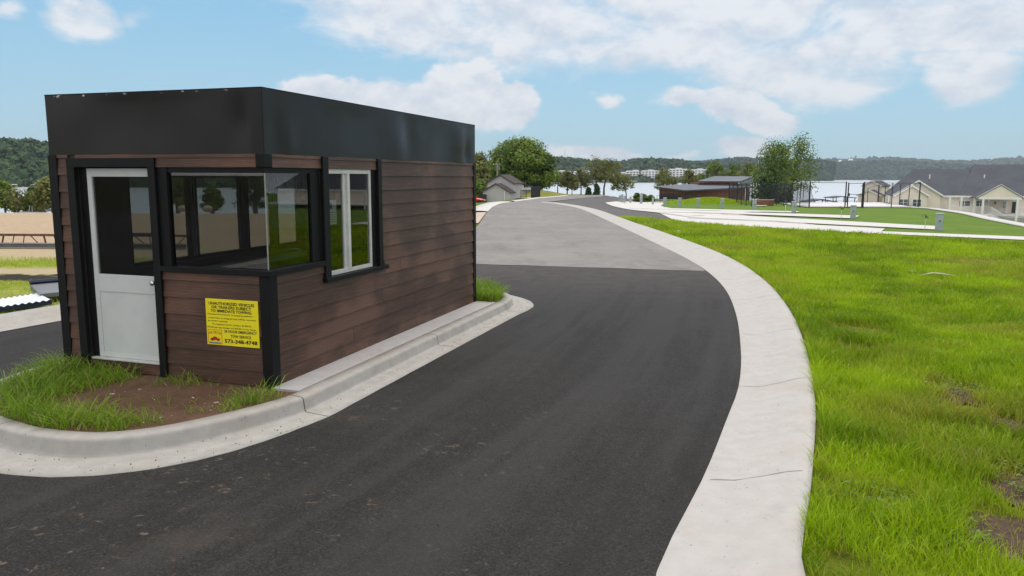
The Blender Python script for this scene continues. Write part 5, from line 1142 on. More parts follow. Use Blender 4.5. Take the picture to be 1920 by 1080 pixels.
# clubhouse
def clubhouse():
    D = 118; rot = R(20); O, fX, fZ = frame(1678, D, rot); zb = -4.6
    t = thing('clubhouse', 'long cream clubhouse with big grey shingle roof and white porch railings', 'house', (O[0], O[1], zb), -rot)
    X = lambda u, d=D: fX(u, d-D); Z = lambda v, d=D, u=1780: fZ(v, u, d-D)-zb
    ze = Z(366); zr1 = Z(317, D+8, 1760); zr2 = Z(308.5, D+9, 1860); xR = 62.; W = M['stucco']
    w = MB(); w.box(X(1690), xR, 0.01, 14, 0, ze); w.build('wall', W, t)
    # left hipped/gabled roof part then the taller part
    xl = X(1679); r_ = MB()
    r_.add([(xl, -.4, ze-.1), (X(1815), -.4, ze-.1), (X(1815, D+8), 7.5, zr1), (X(1711, D+8), 7.5, zr1), (xl, 15, ze-.1), (X(1815), 15, ze-.1)], [(0, 1, 2, 3), (3, 2, 5, 4), (0, 3, 4), (0, 4, 5, 1)])
    r_.build('roof', M['shingle'], t)
    r2 = MB(); xa, xb_, xt = X(1800), X(1833), X(1822, D+9)
    r2.add([(xa, -.42, ze-.08), (xR+.5, -.42, ze-.08), (xR-3, 8.5, zr2), (xt, 8.5, zr2), (xa, 16.8, ze-.1), (xR+.5, 16.8, ze-.1)], [(0, 1, 2, 3), (3, 2, 5, 4), (0, 3, 4), (1, 5, 2), (0, 4, 5, 1)])
    ro = r2.build('roof', M['shingle'], t)
    g_ = MB(); g_.box(X(1770), xR, -.60, -.44, ze-.28, ze-.05); g_.build('gutter', M['white'], t)
    for (u, v_, dd) in ((1742.5, 330, 4.2), (1845, 330, 4.6)):
        q = MB(); q.tube([(X(u, D+dd), dd, Z(v_+3, D+dd)-.2), (X(u, D+dd), dd, Z(v_-3, D+dd))], .09, 6); q.build('roof_vent', M['white'], ro)
    # front gable wing
    y0 = -4.2; d = D+y0; a, b = X(1679, d), X(1766, d); e = Z(366, d); rg = Z(340, d, 1720)
    w = MB(); gable_wall(w, a, b, y0, 0, 0, e, rg); w.build('wing_wall', W, t)
    w = MB(); gable_roof(w, a, b, y0, 5.5, e, rg, 'y', .14, .3); w.build('wing_roof', M['shingle'], t)
    w = MB(); gable_trim(w, a, b, y0-.3, e, rg, .3, .2, .06); w.build('wing_trim', M['white'], t)
    y1 = -6.0; d = D+y1; a, b = X(1681, d), X(1741, d); e = Z(366.5, d, 1700); rg = Z(349, d, 1710)
    w = MB(); gable_wall(w, a, b, y1, y0-.01, 0, e, rg); wo = w.build('bay_wall', W, t)
    w = MB(); gable_roof(w, a, b, y1, y0-.35, e, rg, 'y', .12, .3); w.build('bay_roof', M['shingle'], t)
    w = MB(); gable_trim(w, a, b, y1-.3, e, rg, .3, .18, .05); w.build('bay_trim', M['white'], t)
    for (a, b) in ((1688, 1706), (1713.5, 1731)): window(t, X(a, d), X(b, d), Z(387, d, 1700), Z(373, d, 1700), y1, gm=M['skyglass'])
    # porch: deck, posts, railings, gable
    zd = Z(399, D-2, 1800); zlow = 0
    dk_ = MB(); dk_.box(X(1783), xR, -3.3, 0, zd-.34, zd); dk_.build('deck', M['white'], t)
    w = MB(); w.box(X(1795), xR, -.2, -.01, 0, zd-.26); w.build('basement_wall', M['tan'], t)
    us_ = [1784, 1806, 1831, 1847, 1912, 1935, 1960, 1990, 2020, 2050, 2090, 2130, 2180, 2230, 2290, 2350]
    for u in us_:
        x = X(u, D-3.2); q = MB(); q.box(x-.13, x+.13, -3.35, -3.09, -.2 if u > 1790 else zd-.3, ze-.25); q.build('porch_post', M['white'], t)
    for u in (1858, 1891): x = X(u, D-.8); q = MB(); q.box(x-.1, x+.1, -1.0, -.8, 0, ze-.2); q.build('porch_post', M['white'], t)
    segs = [(1783, 1806), (1806, 1831), (1831, 1847), (1847, 1862)]+[(1912, 1935), (1935, 1960), (1960, 1990), (1990, 2020), (2020, 2050), (2050, 2090), (2090, 2130), (2130, 2180), (2180, 2230), (2230, 2290), (2290, 2350)]
    for a, b in segs:
        q = MB(); xa_, xb2 = X(a, D-3.2)+.13, X(b, D-3.2)-.13; q.box(xa_, xb2, -3.27, -3.19, zd+.98, zd+1.06); q.box(xa_, xb2, -3.26, -3.20, zd+.10, zd+.16)
        n = max(2, int((xb2-xa_)/.14))
        for k in range(1, n): xx = xa_+(xb2-xa_)*k/n; q.box(xx-.03, xx+.03, -3.25, -3.21, zd+.16, zd+.98)
        q.build('railing', M['white'], t)
    for (a, b, v0, v1) in ((1801, 1823, 388.5, 376), (1833, 1848, 388.5, 375.5), (1884, 1890, 391, 377), (1940, 1956, 389, 376), (1985, 2000, 389, 376), (2040, 2060, 389, 376)): window(t, X(a), X(b), Z(v0, D, a), Z(v1, D, a), -.01, gm=M['skyglass'])
    q = MB(); q.box(X(1902), X(1909), -.06, .0, zd, Z(377)); q.build('door', M['darkglass'], t)
    q = MB(); q.box(X(1868), X(1871), -.1, -.012, zd+1.3, zd+1.6); q.build('wall_lamp', M['fence_black'], t)
    y2 = -4.6; d = D+y2
    for (ua, ub, uv) in ((1838, 1919, 0), (2060, 2150, 0)):
        a, b = X(ua, d), X(ub, d); e = Z(370, d, 1850); rg = Z(348, d, 1880); w = MB()
        w.prism([(a, e), (b, e), ((a+b)/2, rg)], 'y', y2, y2+.15); w.build('porch_gable', W, t)
        w = MB(); gable_roof(w, a, b, y2+.2, 4, e, rg, 'y', .12, .3); w.build('porch_roof', M['shingle'], t)
        w = MB(); gable_trim(w, a, b, y2-.02, e, rg, .3, .2, .06); w.box(a, b, y2-.08, y2+.12, e-.28, e-.005); w.build('porch_trim', M['white'], t)
        for u in (ua+9, ub-7): x = X(u, d); q = MB(); q.box(x-.13, x+.13, y2-.06, y2+.2, -.2, e-.28); q.build('porch_post', M['white'], t)
    dk2 = MB(); dk2.box(X(1847, D-4), X(1862, D-4), -4.6, -3.36, zd-.25, zd-.002); dk2.build('landing', M['white'], t)
    # stairs down to the right
    xs0, xs1 = X(1862, D-4.2), X(1890, D-4.2); st_ = MB(); n = 12; zl = max(.2, Z(418, D-4, 1890))
    for k in range(n): x = xs0+(xs1-xs0)*k/n; z = zd-(zd-zl)*(k+1)/n; st_.box(x, x+(xs1-xs0)/n+.02, -4.6, -3.5, z-.05, z)
    st_.add([(xs0, -4.62, zd), (xs1, -4.62, zl), (xs1, -4.62, zl-.3), (xs0, -4.62, zd-.3), (xs0, -4.55, zd), (xs1, -4.55, zl), (xs1, -4.55, zl-.3), (xs0, -4.55, zd-.3)], [(0, 1, 2, 3), (4, 5, 6, 7), (0, 1, 5, 4), (2, 3, 7, 6), (1, 2, 6, 5), (3, 0, 4, 7)])
    so = st_.build('stairs', M['white'], t)
    for yy in (-4.6, -3.5):
        q = MB(); q.tube([(xs0, yy, zd+1.0), (xs1, yy, zl+1.0)], .05, 6); q.tube([(xs0, yy, zd+.15), (xs1, yy, zl+.15)], .03, 6)
        for k in range(15): s_ = k/14; x = xs0+(xs1-xs0)*s_; z = zd+(zl-zd)*s_; q.box(x-.018, x+.018, yy-.02, yy+.02, z, z+1.0)
        q.build('handrail', M['white'], so)
    q = MB(); a, b = X(1892, D-4.2), X(1990, D-4.2); n = 60; zz = max(.1, Z(420, D-4, 1900))
    q.box(a, b, -4.64, -4.56, zz+.95, zz+1.03); q.box(a, b, -4.64, -4.58, zz+.1, zz+.16)
    for k in range(n+1): x = a+(b-a)*k/n; q.box(x-.018, x+.018, -4.62, -4.58, zz, zz+.95)
    q.build('patio_railing', M['white'], t)
clubhouse()
# apartment blocks across the lake
apt = [(1036, 1071, 320.5, 343, 'palest apartment block at the left end of the row, behind the half-bare tree'), (1076, 1106, 321, 343, 'apartment block second from the left across the lake'), (1150, 1173, 324, 341, 'low apartment block behind the tall olive tree'), (1174, 1198, 320, 341, 'tall white apartment block with brownish balconies right of the olive tree'), (1203, 1251, 319.5, 341, 'wide white apartment block at the middle of the row across the lake'), (1254, 1292, 316.5, 338, 'white apartment block right of the round olive tree'), (1296, 1331, 317.5, 339, 'rightmost white apartment block across the lake')]
winm = MB(); winm.box(-.5, .5, -.15, .05, -.5, .5); win0 = None
for (u0, u1, v0, v1, lab) in apt:
    D = 1720; x0, x1 = PX(u0, D), PX(u1, D); zt, zb = P((u0+u1)/2, v0, D)[2], P((u0+u1)/2, v1, D)[2]
    t = thing('apartment_block', lab, 'apartment block', (x0, D, zb), 0, 'apartment blocks across the lake'); w = x1-x0; h = zt-zb
    q = MB(); nb = max(2, int(w/12))
    for k in range(nb): q.box(w*k/nb, w*(k+1)/nb-.02, -2*(k % 2), 14, -4, h*(.97 if k % 2 else .9))
    q.build('wall', M['white'], t)
    q = MB()
    for k in range(nb):
        a, b = w*k/nb-.5, w*(k+1)/nb+.5; hh = h*(.97 if k % 2 else .9); y = -2*(k % 2)-1
        q.add([(a, y, hh), (b, y, hh), (b, 15, hh), (a, 15, hh), (a+2, 7, hh+2.6), (b-2, 7, hh+2.6)], [(0, 1, 5, 4), (2, 3, 4, 5), (0, 4, 3), (1, 2, 5), (0, 3, 2, 1)])
    q.build('roof', M['grey_siding'], t)
    nf = 5
    for k in range(nb*2):
        for fl in range(nf):
            if win0 is None: win0 = winm.build('balcony_opening', M['darkglass'], t); o = win0
            else: o = win0.copy(); C.objects.link(o)
            o.parent = t; kk = k//2; o.location = (w*(k+.5)/(nb*2), -2*(kk % 2)-.05, h*(.08+.18*fl)+1.2); o.scale = (w/(nb*2)*.62, 1, h*.085)
def house_far(name, lab, u0, u1, v0, v1, D, wm, rm, cat='house'):
    x0, x1 = PX(u0, D), PX(u1, D); um = (u0+u1)/2; zt, zb = P(um, v0, D)[2], P(um, v1, D)[2]; t = thing(name, lab, cat, (x0, D, zb)); w, h = x1-x0, zt-zb
    q = MB(); q.box(0, w, 0, w*.5, -h*.4, h*.62); q.build('wall', wm, t); q = MB(); gable_roof(q, 0, w, 0, w*.5, h*.62, h, 'x', h*.04, w*.03); q.build('roof', rm, t)
    for k in range(3): q = MB(); q.box(w*(.14+.28*k), w*(.26+.28*k), -w*.01, 0, h*.2, h*.48); q.build('window', M['darkglass'], t)
    return t
house_far('villa', 'peach coloured villa on the wooded shore beyond the ragged tree', 1541, 1560, 323.5, 334, 4150, simple('peach_render', (.62, .40, .27), .8), M['tan'])
house_far('villa', 'small pale house left of the peach villa on the far shore', 1517, 1525, 321.5, 331, 4150, M['white'], M['grey_siding'])
house_far('villa', 'white house on the far hilltop near the water tower', 1590, 1597, 297.5, 303, 6100, M['white'], M['white'])
house_far('villa', 'second white house on the far hilltop left of its neighbour', 1571, 1576, 300, 303.5, 6100, M['white'], M['white'])
house_far('villa', 'pale house among the trees of the ridge above the brick building', 1398, 1404, 300.5, 304, 3350, M['white'], M['tan'])
house_far('villa', 'pale sandstone house on the wooded slope at far left', 66, 73, 322, 334, 905, M['tan'], M['tan'])
house_far('villa', 'brown-roofed house near the shore at far left', 40, 54, 338, 349, 800, M['tan'], M['brick'])
def dock(lab, u0, u1, v, D, roofm):
    x0, x1 = PX(u0, D), PX(u1, D); t = thing('boat_dock', lab, 'boat dock', (x0, D, -10)); w = x1-x0; zt = P((u0+u1)/2, v, D)[2]+10
    q = MB(); q.box(0, w, 0, 12, zt*.85, zt); q.build('roof', roofm, t); q = MB(); q.box(0, w, 0, 12, 0, .6); q.build('deck', M['tan'], t)
    n = max(3, int(w/12))
    for k in range(n+1): q = MB(); q.box(w*k/n-.25, w*k/n+.25, 0, .5, .6, zt*.85); q.build('post', M['greysteel'], t)
dock('white roofed boat dock on the water at the left edge', -20, 16, 345.5, 745, M['white']); dock('green roofed boat dock partly behind the yellowish tree', 56, 70, 345.5, 745, M['ped']); dock('long white roofed boat dock below the apartment blocks', 1106, 1196, 339, 1560, M['white'])
for (ua, ub, um, ve, vr, D, lab) in ((1519, 1572, 1545, 379, 374.5, 175, 'dark low gabled dock roof showing beyond the court at left'), (1564, 1608, 1587, 371.5, 369, 190, 'dark thin dock canopy showing beyond the court near the gate')):
    x0, x1 = PX(ua, D), PX(ub, D); t = thing('dock_canopy', lab, 'canopy', (x0, D, -10)); w = x1-x0; e, rg = P(um, ve, D)[2]+10, P(um, vr, D)[2]+10
    q = MB(); gable_roof(q, 0, w, 0, 5, e, rg, 'y', .15, .2); q.build('roof', M['navy'], t)
    for x in (.2, w*.5, w-.2):
        for y in (.2, 4.8): q = MB(); q.box(x-.08, x+.08, y-.08, y+.08, 0, e+(rg-e)*(1-abs(x-w/2)/(w/2))-.02); q.build('post', M['fence_black'], t)
# water tower and masts
def tower_():
    D = 6400; t = thing('water_tower', 'tiny mushroom-shaped water tower on the right skyline', 'water tower', (PX(1602, D), D, P(1602, 303, D)[2])); h = P(1602, 292, D)[2]-t.location.z
    q = MB(); q.lathe((0, 0, 0), [(4, 0), (3, h*.3), (3, h*.75)], 10); q.build('stem', M['greysteel'], t); q = MB(); q.lathe((0, 0, h*.75), [(3, 0), (11, h*.1), (12, h*.17), (6, h*.25)], 14); q.build('tank', M['greysteel'], t)
tower_()
for (u, v0, v1, lab) in ((1058.5, 281, 303, 'taller thin radio mast on the ridge above the first apartment block'), (1063, 289, 303, 'shorter faint radio mast right of the taller one')):
    D = 2350; t = thing('radio_mast', lab, 'mast', (PX(u, D), D, P(u, v1, D)[2])); h = P(u, v0, D)[2]-t.location.z
    q = MB(); q.tube([(0, 0, 0), (0, 0, h)], [.55, .3], 5); q.build('mast', M['greysteel'], t); q = MB()
    for k in range(3): q.tube([(0, 0, h*.8), (8*math.cos(k*2.1), 8*math.sin(k*2.1), 0)], .06, 3)
    q.build('guy_wires', M['greysteel'], t)
# utility pole
def pole():
    D = 134; x = PX(932.5, D); zb = Hz(x, D); t = thing('utility_pole', 'wooden utility pole with transformer behind the grey shed', 'utility pole', (x, D, zb)); h = P(932, 305.5, D)[2]-zb
    q = MB(); q.tube([(0, 0, -.2), (0, 0, h)], [.16, .11], 8); q.build('pole', M['wood_pole'], t)
    q = MB(); q.box(-.75, .45, -.06, .06, h-.35, h-.22); q.build('crossarm', M['wood_pole'], t); q = MB(); q.lathe((.28, 0, h-1.2), [(.15, 0), (.17, .05), (.17, .6), (.1, .66)], 10); q.build('transformer', M['greysteel'], t)
    for x_ in (-.65, -.2, .35): q = MB(); q.lathe((x_, 0, h-.22), [(.03, 0), (.05, .05), (.02, .14)], 6); q.build('insulator', M['white'], t)
    q = MB(); q.tube([(.05, 0, h-1.5), (.9, -.3, 0)], .02, 4); q.build('guy_wire', M['greysteel'], t)
pole()
# ------------------------------------------------------------------ fences
def fence(label, pts, h, n_post, net=True, name='court_fence', post_r=.055, tall_ends=0, rails=(1.0, .02), group='tennis court fences', rail_r=.025):
    """pts: list of world (x, y); posts evenly spaced along the run"""
    p = resample(np.array(pts, float), n_post); x0, y0 = p[0]; z0 = Hz(x0, y0)
    t = thing(name, label, 'fence', (x0, y0, z0), 0, group); zs_ = [Hz(*q)-z0 for q in p]
    for i, q in enumerate(p):
        hh = h+(tall_ends if i in (0, n_post-1) else 0); mb = MB(); mb.tube([(q[0]-x0, q[1]-y0, zs_[i]-.2), (q[0]-x0, q[1]-y0, zs_[i]+hh)], post_r*(1.4 if tall_ends and i in (0, n_post-1) else 1), 6); mb.build('post', M['fence_black'], t)
    for rh in rails:
        mb = MB(); mb.tube([(q[0]-x0, q[1]-y0, zs_[i]+h*rh+(.08 if rh < .1 else -.02)) for i, q in enumerate(p)], rail_r, 5); mb.build('rail', M['fence_black'], t)
    if net:
        V = []; 
        for i, q in enumerate(p): V += [(q[0]-x0, q[1]-y0, zs_[i]+.08), (q[0]-x0, q[1]-y0, zs_[i]+h-.04)]
        npmesh('mesh_screen', V, [(2*i, 2*i+2, 2*i+3, 2*i+1) for i in range(len(p)-1)], M['net'], parent=t)
    return t
def at(u, D): return (PX(u, D), D)
A0 = np.array(at(1520, 95)); 
def hgt(u, v, D): return P(u, v, D)[2]-Hz(PX(u, D), D)
ccx = A0[0]
fence('tennis fence run receding left from the near corner post, with dark screen', [at(1520, 95), at(1446, 116)], 3.05, 6)
fence('tennis fence run between the near corner post and the gate', [at(1520.5, 94.9), at(1588, 95.2)], 3.05, 2, net=False, tall_ends=.12)
fence('tennis fence run right of the gate up to the right corner post', [at(1622, 95.5), at(1674, 96.2), at(1727, 97)], 3.05, 3, net=False, tall_ends=.1)
fence('tennis fence side run from the right corner towards the lake', [at(1727, 97.3), at(1650, 134)], 3.05, 6, net=False)
fence('rear tennis fence run along the lake side', [at(1531, 134), at(1649, 134)], 3.05, 7, net=False)
fence('tennis fence run at the left between rear corner and court', [at(1446, 117), at(1530, 134.2)], 3.05, 8)
fence('screened fence run of the second court beside the brick wall', [at(1368, 127), at(1412, 101)], 3.05, 6, group='second court fences')
fence('screened fence run behind the second court wall', [at(1426, 112), at(1446, 115.6)], 3.05, 3, group='second court fences')
fence('far screened fence run of the second court under the tall tree', [at(1369, 127.4), at(1446, 131)], 3.05, 6, group='second court fences')
def gate(u0, u1, D, label):
    x0, x1 = PX(u0, D), PX(u1, D); z0 = Hz((x0+x1)/2, D); t = thing('fence_gate', label, 'gate', (x0, D, z0)); w = x1-x0
    for x in (0, w): mb = MB(); mb.tube([(x, 0, 0.02), (x, 0, 3.05)], .05, 6); mb.build('gate_post', M['fence_black'], t)
    mb = MB()
    for z in (.1, 1.6, 2.95): mb.tube([(.05, 0, z), (w-.05, 0, z)], .03, 5)
    for x in (.08, w-.08): mb.tube([(x, 0, .1), (x, 0, 2.95)], .03, 5)
    mb.build('gate_frame', M['fence_black'], t)
    mb = MB(); mb.box(w*.02, w*.12, -.06, .06, 1.4, 1.75); mb.build('latch', M['fence_black'], t)
gate(1592, 1620, 95.3, 'open-framed black gate in the tennis court fence')
def wall_low():
    a, b = at(1421, 107), at(1447, 108.5); x0, y0 = a; z0 = Hz(x0, y0); t = thing('retaining_wall', 'low reddish brick retaining wall beside the second court', 'wall', (x0, y0, z0-.2)); w = b[0]-a[0]
    q = MB(); q.box(0, w, 0, .35, 0, .95); q.build('brickwork', M['brick'], t); q = MB(); q.box(-.04, w+.04, -.04, .39, .952, 1.03); q.build('coping', M['tan'], t)
wall_low()
# gate and iron fence beside the grey shed
t = fence('black iron fence panel slanting along the road verge left of the bank', [at(996, 112), at(1013, 124)], 1.7, 6, net=False, name='iron_fence', post_r=.03, group='iron fencing')
p0, p1 = np.array(at(996, 112)), np.array(at(1013, 124)); mb = MB(); z0 = Hz(*p0)
for k in range(44): q = p0+(p1-p0)*k/43; zz = Hz(*q)-z0; mb.box(q[0]-p0[0]-.02, q[0]-p0[0]+.02, q[1]-p0[1]-.02, q[1]-p0[1]+.02, zz+.1, zz+1.65)
mb.build('pickets', M['fence_black'], t)
gt = thing('yard_gate', 'pair of black gate posts with crossbars beside the grey shed', 'gate', (PX(977, 117), 117, Hz(PX(977, 117), 117)))
for x in (0, .78): q = MB(); q.box(x-.05, x+.05, -.05, .05, 0, 1.35); q.build('post', M['fence_black'], gt)
for z in (.35, 1.15): q = MB(); q.box(.05, .73, -.02, .02, z, z+.05); q.build('rail', M['fence_black'], gt)
setp(loft('shed_drive', [at(966, 112), at(964, 122)], [at(995, 112), at(998, 122)], 8, 6, .06, M['white_concrete']), kind='structure')
# rail fence and walk in front of the brick building
fence('low dark rail fence in front of the brick building', [at(1233, 138), at(1300, 140)], 1.0, 10, net=False, name='rail_fence', post_r=.04, group='rail fences')
# ------------------------------------------------------------------ pedestals and hydrants
def pedestal():
    t = thing('utility_pedestal', '', 'utility pedestal'); h = 1.12
    b = MB(); b.box(-.20, .20, -.13, .13, 0, h-.06); b.build('cabinet', M['ped'], t, bevel=.012)
    b = MB(); b.add([(-.22, -.17, h-.06), (.22, -.17, h-.06), (.22, .15, h-.06), (-.22, .15, h-.06), (-.22, -.17, h-.03), (.22, -.17, h-.03), (.22, .15, h), (-.22, .15, h)], [(0, 1, 2, 3), (4, 5, 6, 7), (0, 1, 5, 4), (1, 2, 6, 5), (2, 3, 7, 6), (3, 0, 4, 7)]); b.build('cap', M['ped'], t)
    b = MB(); b.box(.201, .215, -.10, .10, .35, .95); b.build('socket_panel', M['greysteel'], t)
    b = MB(); b.lathe((.0, -.131, .62), [(.07, 0), (.07, -.02), (.05, -.035)], 14, 'y'); b.build('meter', M['greysteel'], t)
    return t
def hydrant():
    t = thing('yard_hydrant', '', 'water hydrant')
    b = MB(); b.tube([(0, 0, 0), (0, 0, .75)], .022, 8); b.build('pipe', M['alu'], t)
    b = MB(); b.tube([(0, 0, .72), (0, 0, .92)], [.035, .04], 8); b.tube([(0, 0, .84), (.12, 0, .82), (.15, 0, .74)], .025, 6); b.build('head', M['dark'], t)
    b = MB(); b.tube([(0, 0, .90), (-.06, 0, .97), (-.20, 0, .93), (-.24, 0, .80)], .014, 6); b.build('handle', M['dark'], t)
    return t
p0 = pedestal(); first = True
for (u, vb, lab) in [(1760, 432, 'nearest grey-green utility pedestal, at the end of the closest pad'), (1599, 410, 'grey-green pedestal in line with the gate of the tennis court'), (1488, 399, 'grey-green pedestal before the large ragged tree'), (1414, 394, 'grey-green pedestal before the brick retaining wall'), (1354, 391, 'grey-green pedestal in front of the grassy mound'), (1309, 389, 'grey-green pedestal left of the grassy mound'), (1274.5, 387.5, 'grey-green pedestal before the right end of the glazed front'), (1246.5, 386.5, 'grey-green pedestal before the left end of the glazed front'), (1224, 384, 'faint grey pedestal left of the brick building'), (1202, 382.5, 'taller pale pedestal beside the planted bushes'), (1182, 381, 'pale pedestal at the right of the far cluster'), (1171, 381, 'pale pedestal in the middle of the far cluster'), (1166, 380, 'pale pedestal leaning against the far cluster'), (1162, 379, 'pale pedestal at the left of the far cluster')]:
    o = p0 if first else copy_tree(p0); first = False
    x, y, z = hit(u, vb); o.location = (x, y, z-.02); setp(o, lab, 'utility pedestal', 'utility pedestals at the pads')
    o.rotation_euler = (0, 0, -.25)
    want = {1202: 18, 1224: 13, 1182: 13, 1171: 14, 1166: 16, 1162: 13}.get(u)
    if want: s = want/FPX*y/1.12; s = min(s, 1.5); o.scale = (s*.75, s*.75, s)
h0 = hydrant(); first = True
for (u, vb, lab) in [(1734, 431, 'thin yard hydrant with dark curved handle on the nearest pad edge'), (1577, 410, 'yard hydrant left of the pedestal by the tennis gate'), (1472.5, 398, 'pale yard hydrant left of the pedestal by the ragged tree')]:
    o = h0 if first else copy_tree(h0); first = False
    x, y, z = hit(u, vb); o.location = (x, y, z); setp(o, lab, 'water hydrant', 'yard hydrants at the pads')
# ------------------------------------------------------------------ cars
def car(name, label, cat, loc, rz, paint, pickup=False):
    t = thing(name, label, cat, loc, rz); L_, W_ = 4.6, .9
    # stations along x (front at +x): z of belt/hood, half width
    st = [(-2.3, .55, .78, .60), (-2.2, .42, .95, .80), (-1.6, .36, 1.00, .88), (-.5, .34, .98, .90), (.7, .34, .97, .90), (1.3, .36, .93, .88), (1.9, .40, .82, .82), (2.2, .42, .72, .72), (2.32, .48, .60, .55)]
    V = []; K = 8
    for (x, zl, zt, hw) in st:
        ring = [(-hw*.9, zl), (-hw, zl+.15), (-hw, zt-.18), (-hw*.88, zt), (hw*.88, zt), (hw, zt-.18), (hw, zl+.15), (hw*.9, zl)]; V += [(x, y, z) for y, z in ring]
    F = [(i*K+j, i*K+(j+1) % K, (i+1)*K+(j+1) % K, (i+1)*K+j) for i in range(len(st)-1) for j in range(K)]+[tuple(range(K)), tuple(range((len(st)-1)*K, len(st)*K))[::-1]]
    b = MB(); b.add(V, F); bo = b.build('body', paint, t, smooth=True); md = bo.modifiers.new('s', 'SUBSURF'); md.levels = md.render_levels = 1
    g = [(-1.95, .98), (-1.45, 1.50), (-.6, 1.62), (.35, 1.56), (1.15, .96)]
    if pickup: g = [(-.75, .98), (-.6, 1.60), (.0, 1.66), (.45, 1.6), (1.05, .96)]
    b = MB(); b.prism([(x, z-.04) for x, z in g], 'y', -.66, .66); b.build('windows', M['darkglass'], t)
    b = MB(); b.add([(g[1][0]-.05, -.64, g[1][1]), (g[2][0], -.68, g[2][1]), (g[3][0], -.64, g[3][1]), (g[1][0]-.05, .64, g[1][1]), (g[2][0], .68, g[2][1]), (g[3][0], .64, g[3][1])], [(0, 1, 4, 3), (1, 2, 5, 4)])
    for y in (-.67, .67):
        for (p, q) in ((g[0], g[1]), (g[3], g[4]), ((-.4, .96), (-.4, 1.58))):
            b.tube([(p[0], y, p[1]), (q[0], y*.96, q[1])], .04, 5)
    b.build('roof', paint, t)
    for x in (-1.42, 1.42):
        for y in (-.80, .80):
            b = MB(); b.lathe((x, y, .34), [(.20, -.1), (.34, -.1), (.34, .1), (.20, .1)], 20, 'y'); wo = b.build('wheel', M['rubber'], t); b = MB(); s_ = 1 if y > 0 else -1; b.lathe((x, y+s_*.03, .34), [(.21, -.06), (.21, .075), (.05, .06)], 12, 'y'); b.build('rim', M['chrome'], wo)
    for y in (-.6, .6):
        b = MB(); b.box(2.10, 2.27, y-.18, y+.18, .58, .70); b.build('headlight', M['lamp'], t); b = MB(); b.box(-2.3, -2.2, y-.15, y+.15, .72, .84); b.build('tail_light', M['red'], t)
    return t
x, y, z = hit(902, 383); y = 104; x = PX(911, y)-2.32
cr = car('parked_car', 'red car parked on the grass beyond the booth, nose pointing right', 'car', (x, y, P(905, 383.6, y)[2]-.02), 0, M['carred'])
yy = 84.; xw = PX(68, yy); car('parked_car', 'white vehicle parked beyond the edge of the sandy field at left', 'car', (xw, yy, P(68, 384.5, yy)[2]-1.62), R(8), M['carwhite'], True)
# ------------------------------------------------------------------ left field: truss, beam, sheets, rocks
def truss():
    y0 = 24.9; x0, x1 = -19.5, -10.5; z0 = .02; t = thing('steel_truss', 'long rusty steel truss lying across the sandy ground at left', 'truss', ((x0+x1)/2, y0, Hz(-15, y0)), R(-1.5)); L_ = (x1-x0)/2; rr = random.Random(2)
    b = MB(); b.box(-L_, L_, -.06, .06, .30, .37); b.box(-L_, L_, -.05, .05, .04, .08); b.build('chord', M['rust'], t)
    n = 26; 
    for k in range(n):
        x = -L_+2*L_*(k+.5)/n; d = rr.uniform(-.16, .16); b = MB(); b.tube([(x-d, 0, .07), (x+d, 0, .31)], .016+.012*(k % 4 == 0), 5); b.build('web', M['rust'], t)
    for (a, bb) in ((-4.1, -2.9), (.8, 1.3), (1.9, 3.4)): q = MB(); q.box(a, bb, -.12, .12, .372, .40+.02*(a > 0)); q.build('top_plate', M['navy'], t)
    t = thing('steel_beam', 'flat grey steel beam on the ground in front of the truss', 'beam', (-15, 24.1, Hz(-15, 24.1)), R(-1.5)); b = MB(); b.box(-4.6, 4.8, -.10, .10, 0.0, .025); b.box(-4.6, 4.8, -.012, .012, .025, .12); b.box(-4.6, 4.8, -.10, .10, .12, .14); b.build('beam', M['greysteel'], t)
truss()
def sheets():
    # corrugated white sheet on the verge
    a, b, c_, d = [np.array(g_) for g_ in (hx(-30, 592), hx(98, 574), hx(72, 561), hx(-30, 577))]
    t = thing('corrugated_sheet', 'white corrugated sheet lying on the grass beside the left kerb', 'sheet', (*a, .06)); n, k = 120, 6; V = []
    for i in range(n+1):
        s = i/n
        for j in range(k+1):
            q = (a*(1-s)+b*s)*(1-j/k)+(d*(1-s)+c_*s)*(j/k); V.append((q[0]-a[0], q[1]-a[1], .05+.011*math.sin(s*60)))
    npmesh('sheet', V, [(i*(k+1)+j, (i+1)*(k+1)+j, (i+1)*(k+1)+j+1, i*(k+1)+j+1) for i in range(n) for j in range(k)], M['whitesheet'], smooth=True, parent=t)
    V = []
    for i in range(n+1): s = i/n; q = a*(1-s)+b*s; V += [(q[0]-a[0], q[1]-a[1]-.003, .05+.011*math.sin(s*60)), (q[0]-a[0], q[1]-a[1]-.003, -.03)]
    npmesh('edge', V, [(2*i, 2*i+1, 2*i+3, 2*i+2) for i in range(n)], M['navy'], parent=t)
    a, b, c_, d = [np.array(g_) for g_ in (hx(76, 567), hx(140, 560), hx(140, 545), hx(58, 553))]
    t = thing('metal_panel', 'flat grey metal panel with navy edge stacked beside the white sheet', 'panel', (*a, .05)); rel = [q-a for q in (a, b, c_, d)]
    mb = MB(); mb.add([(*q, .03) for q in rel]+[(*q, .10+.05*(i > 1)) for i, q in enumerate(rel)], [(0, 1, 2, 3), (4, 5, 6, 7), (0, 1, 5, 4), (1, 2, 6, 5), (2, 3, 7, 6), (3, 0, 4, 7)]); mb.build('panel', M['greysteel'], t)
    mb = MB(); e0, e1 = rel[3], rel[2]; mb.tube([(e0[0], e0[1], .19), (e1[0], e1[1], .19)], .045, 6); mb.build('rim', M['navy'], t)
sheets()
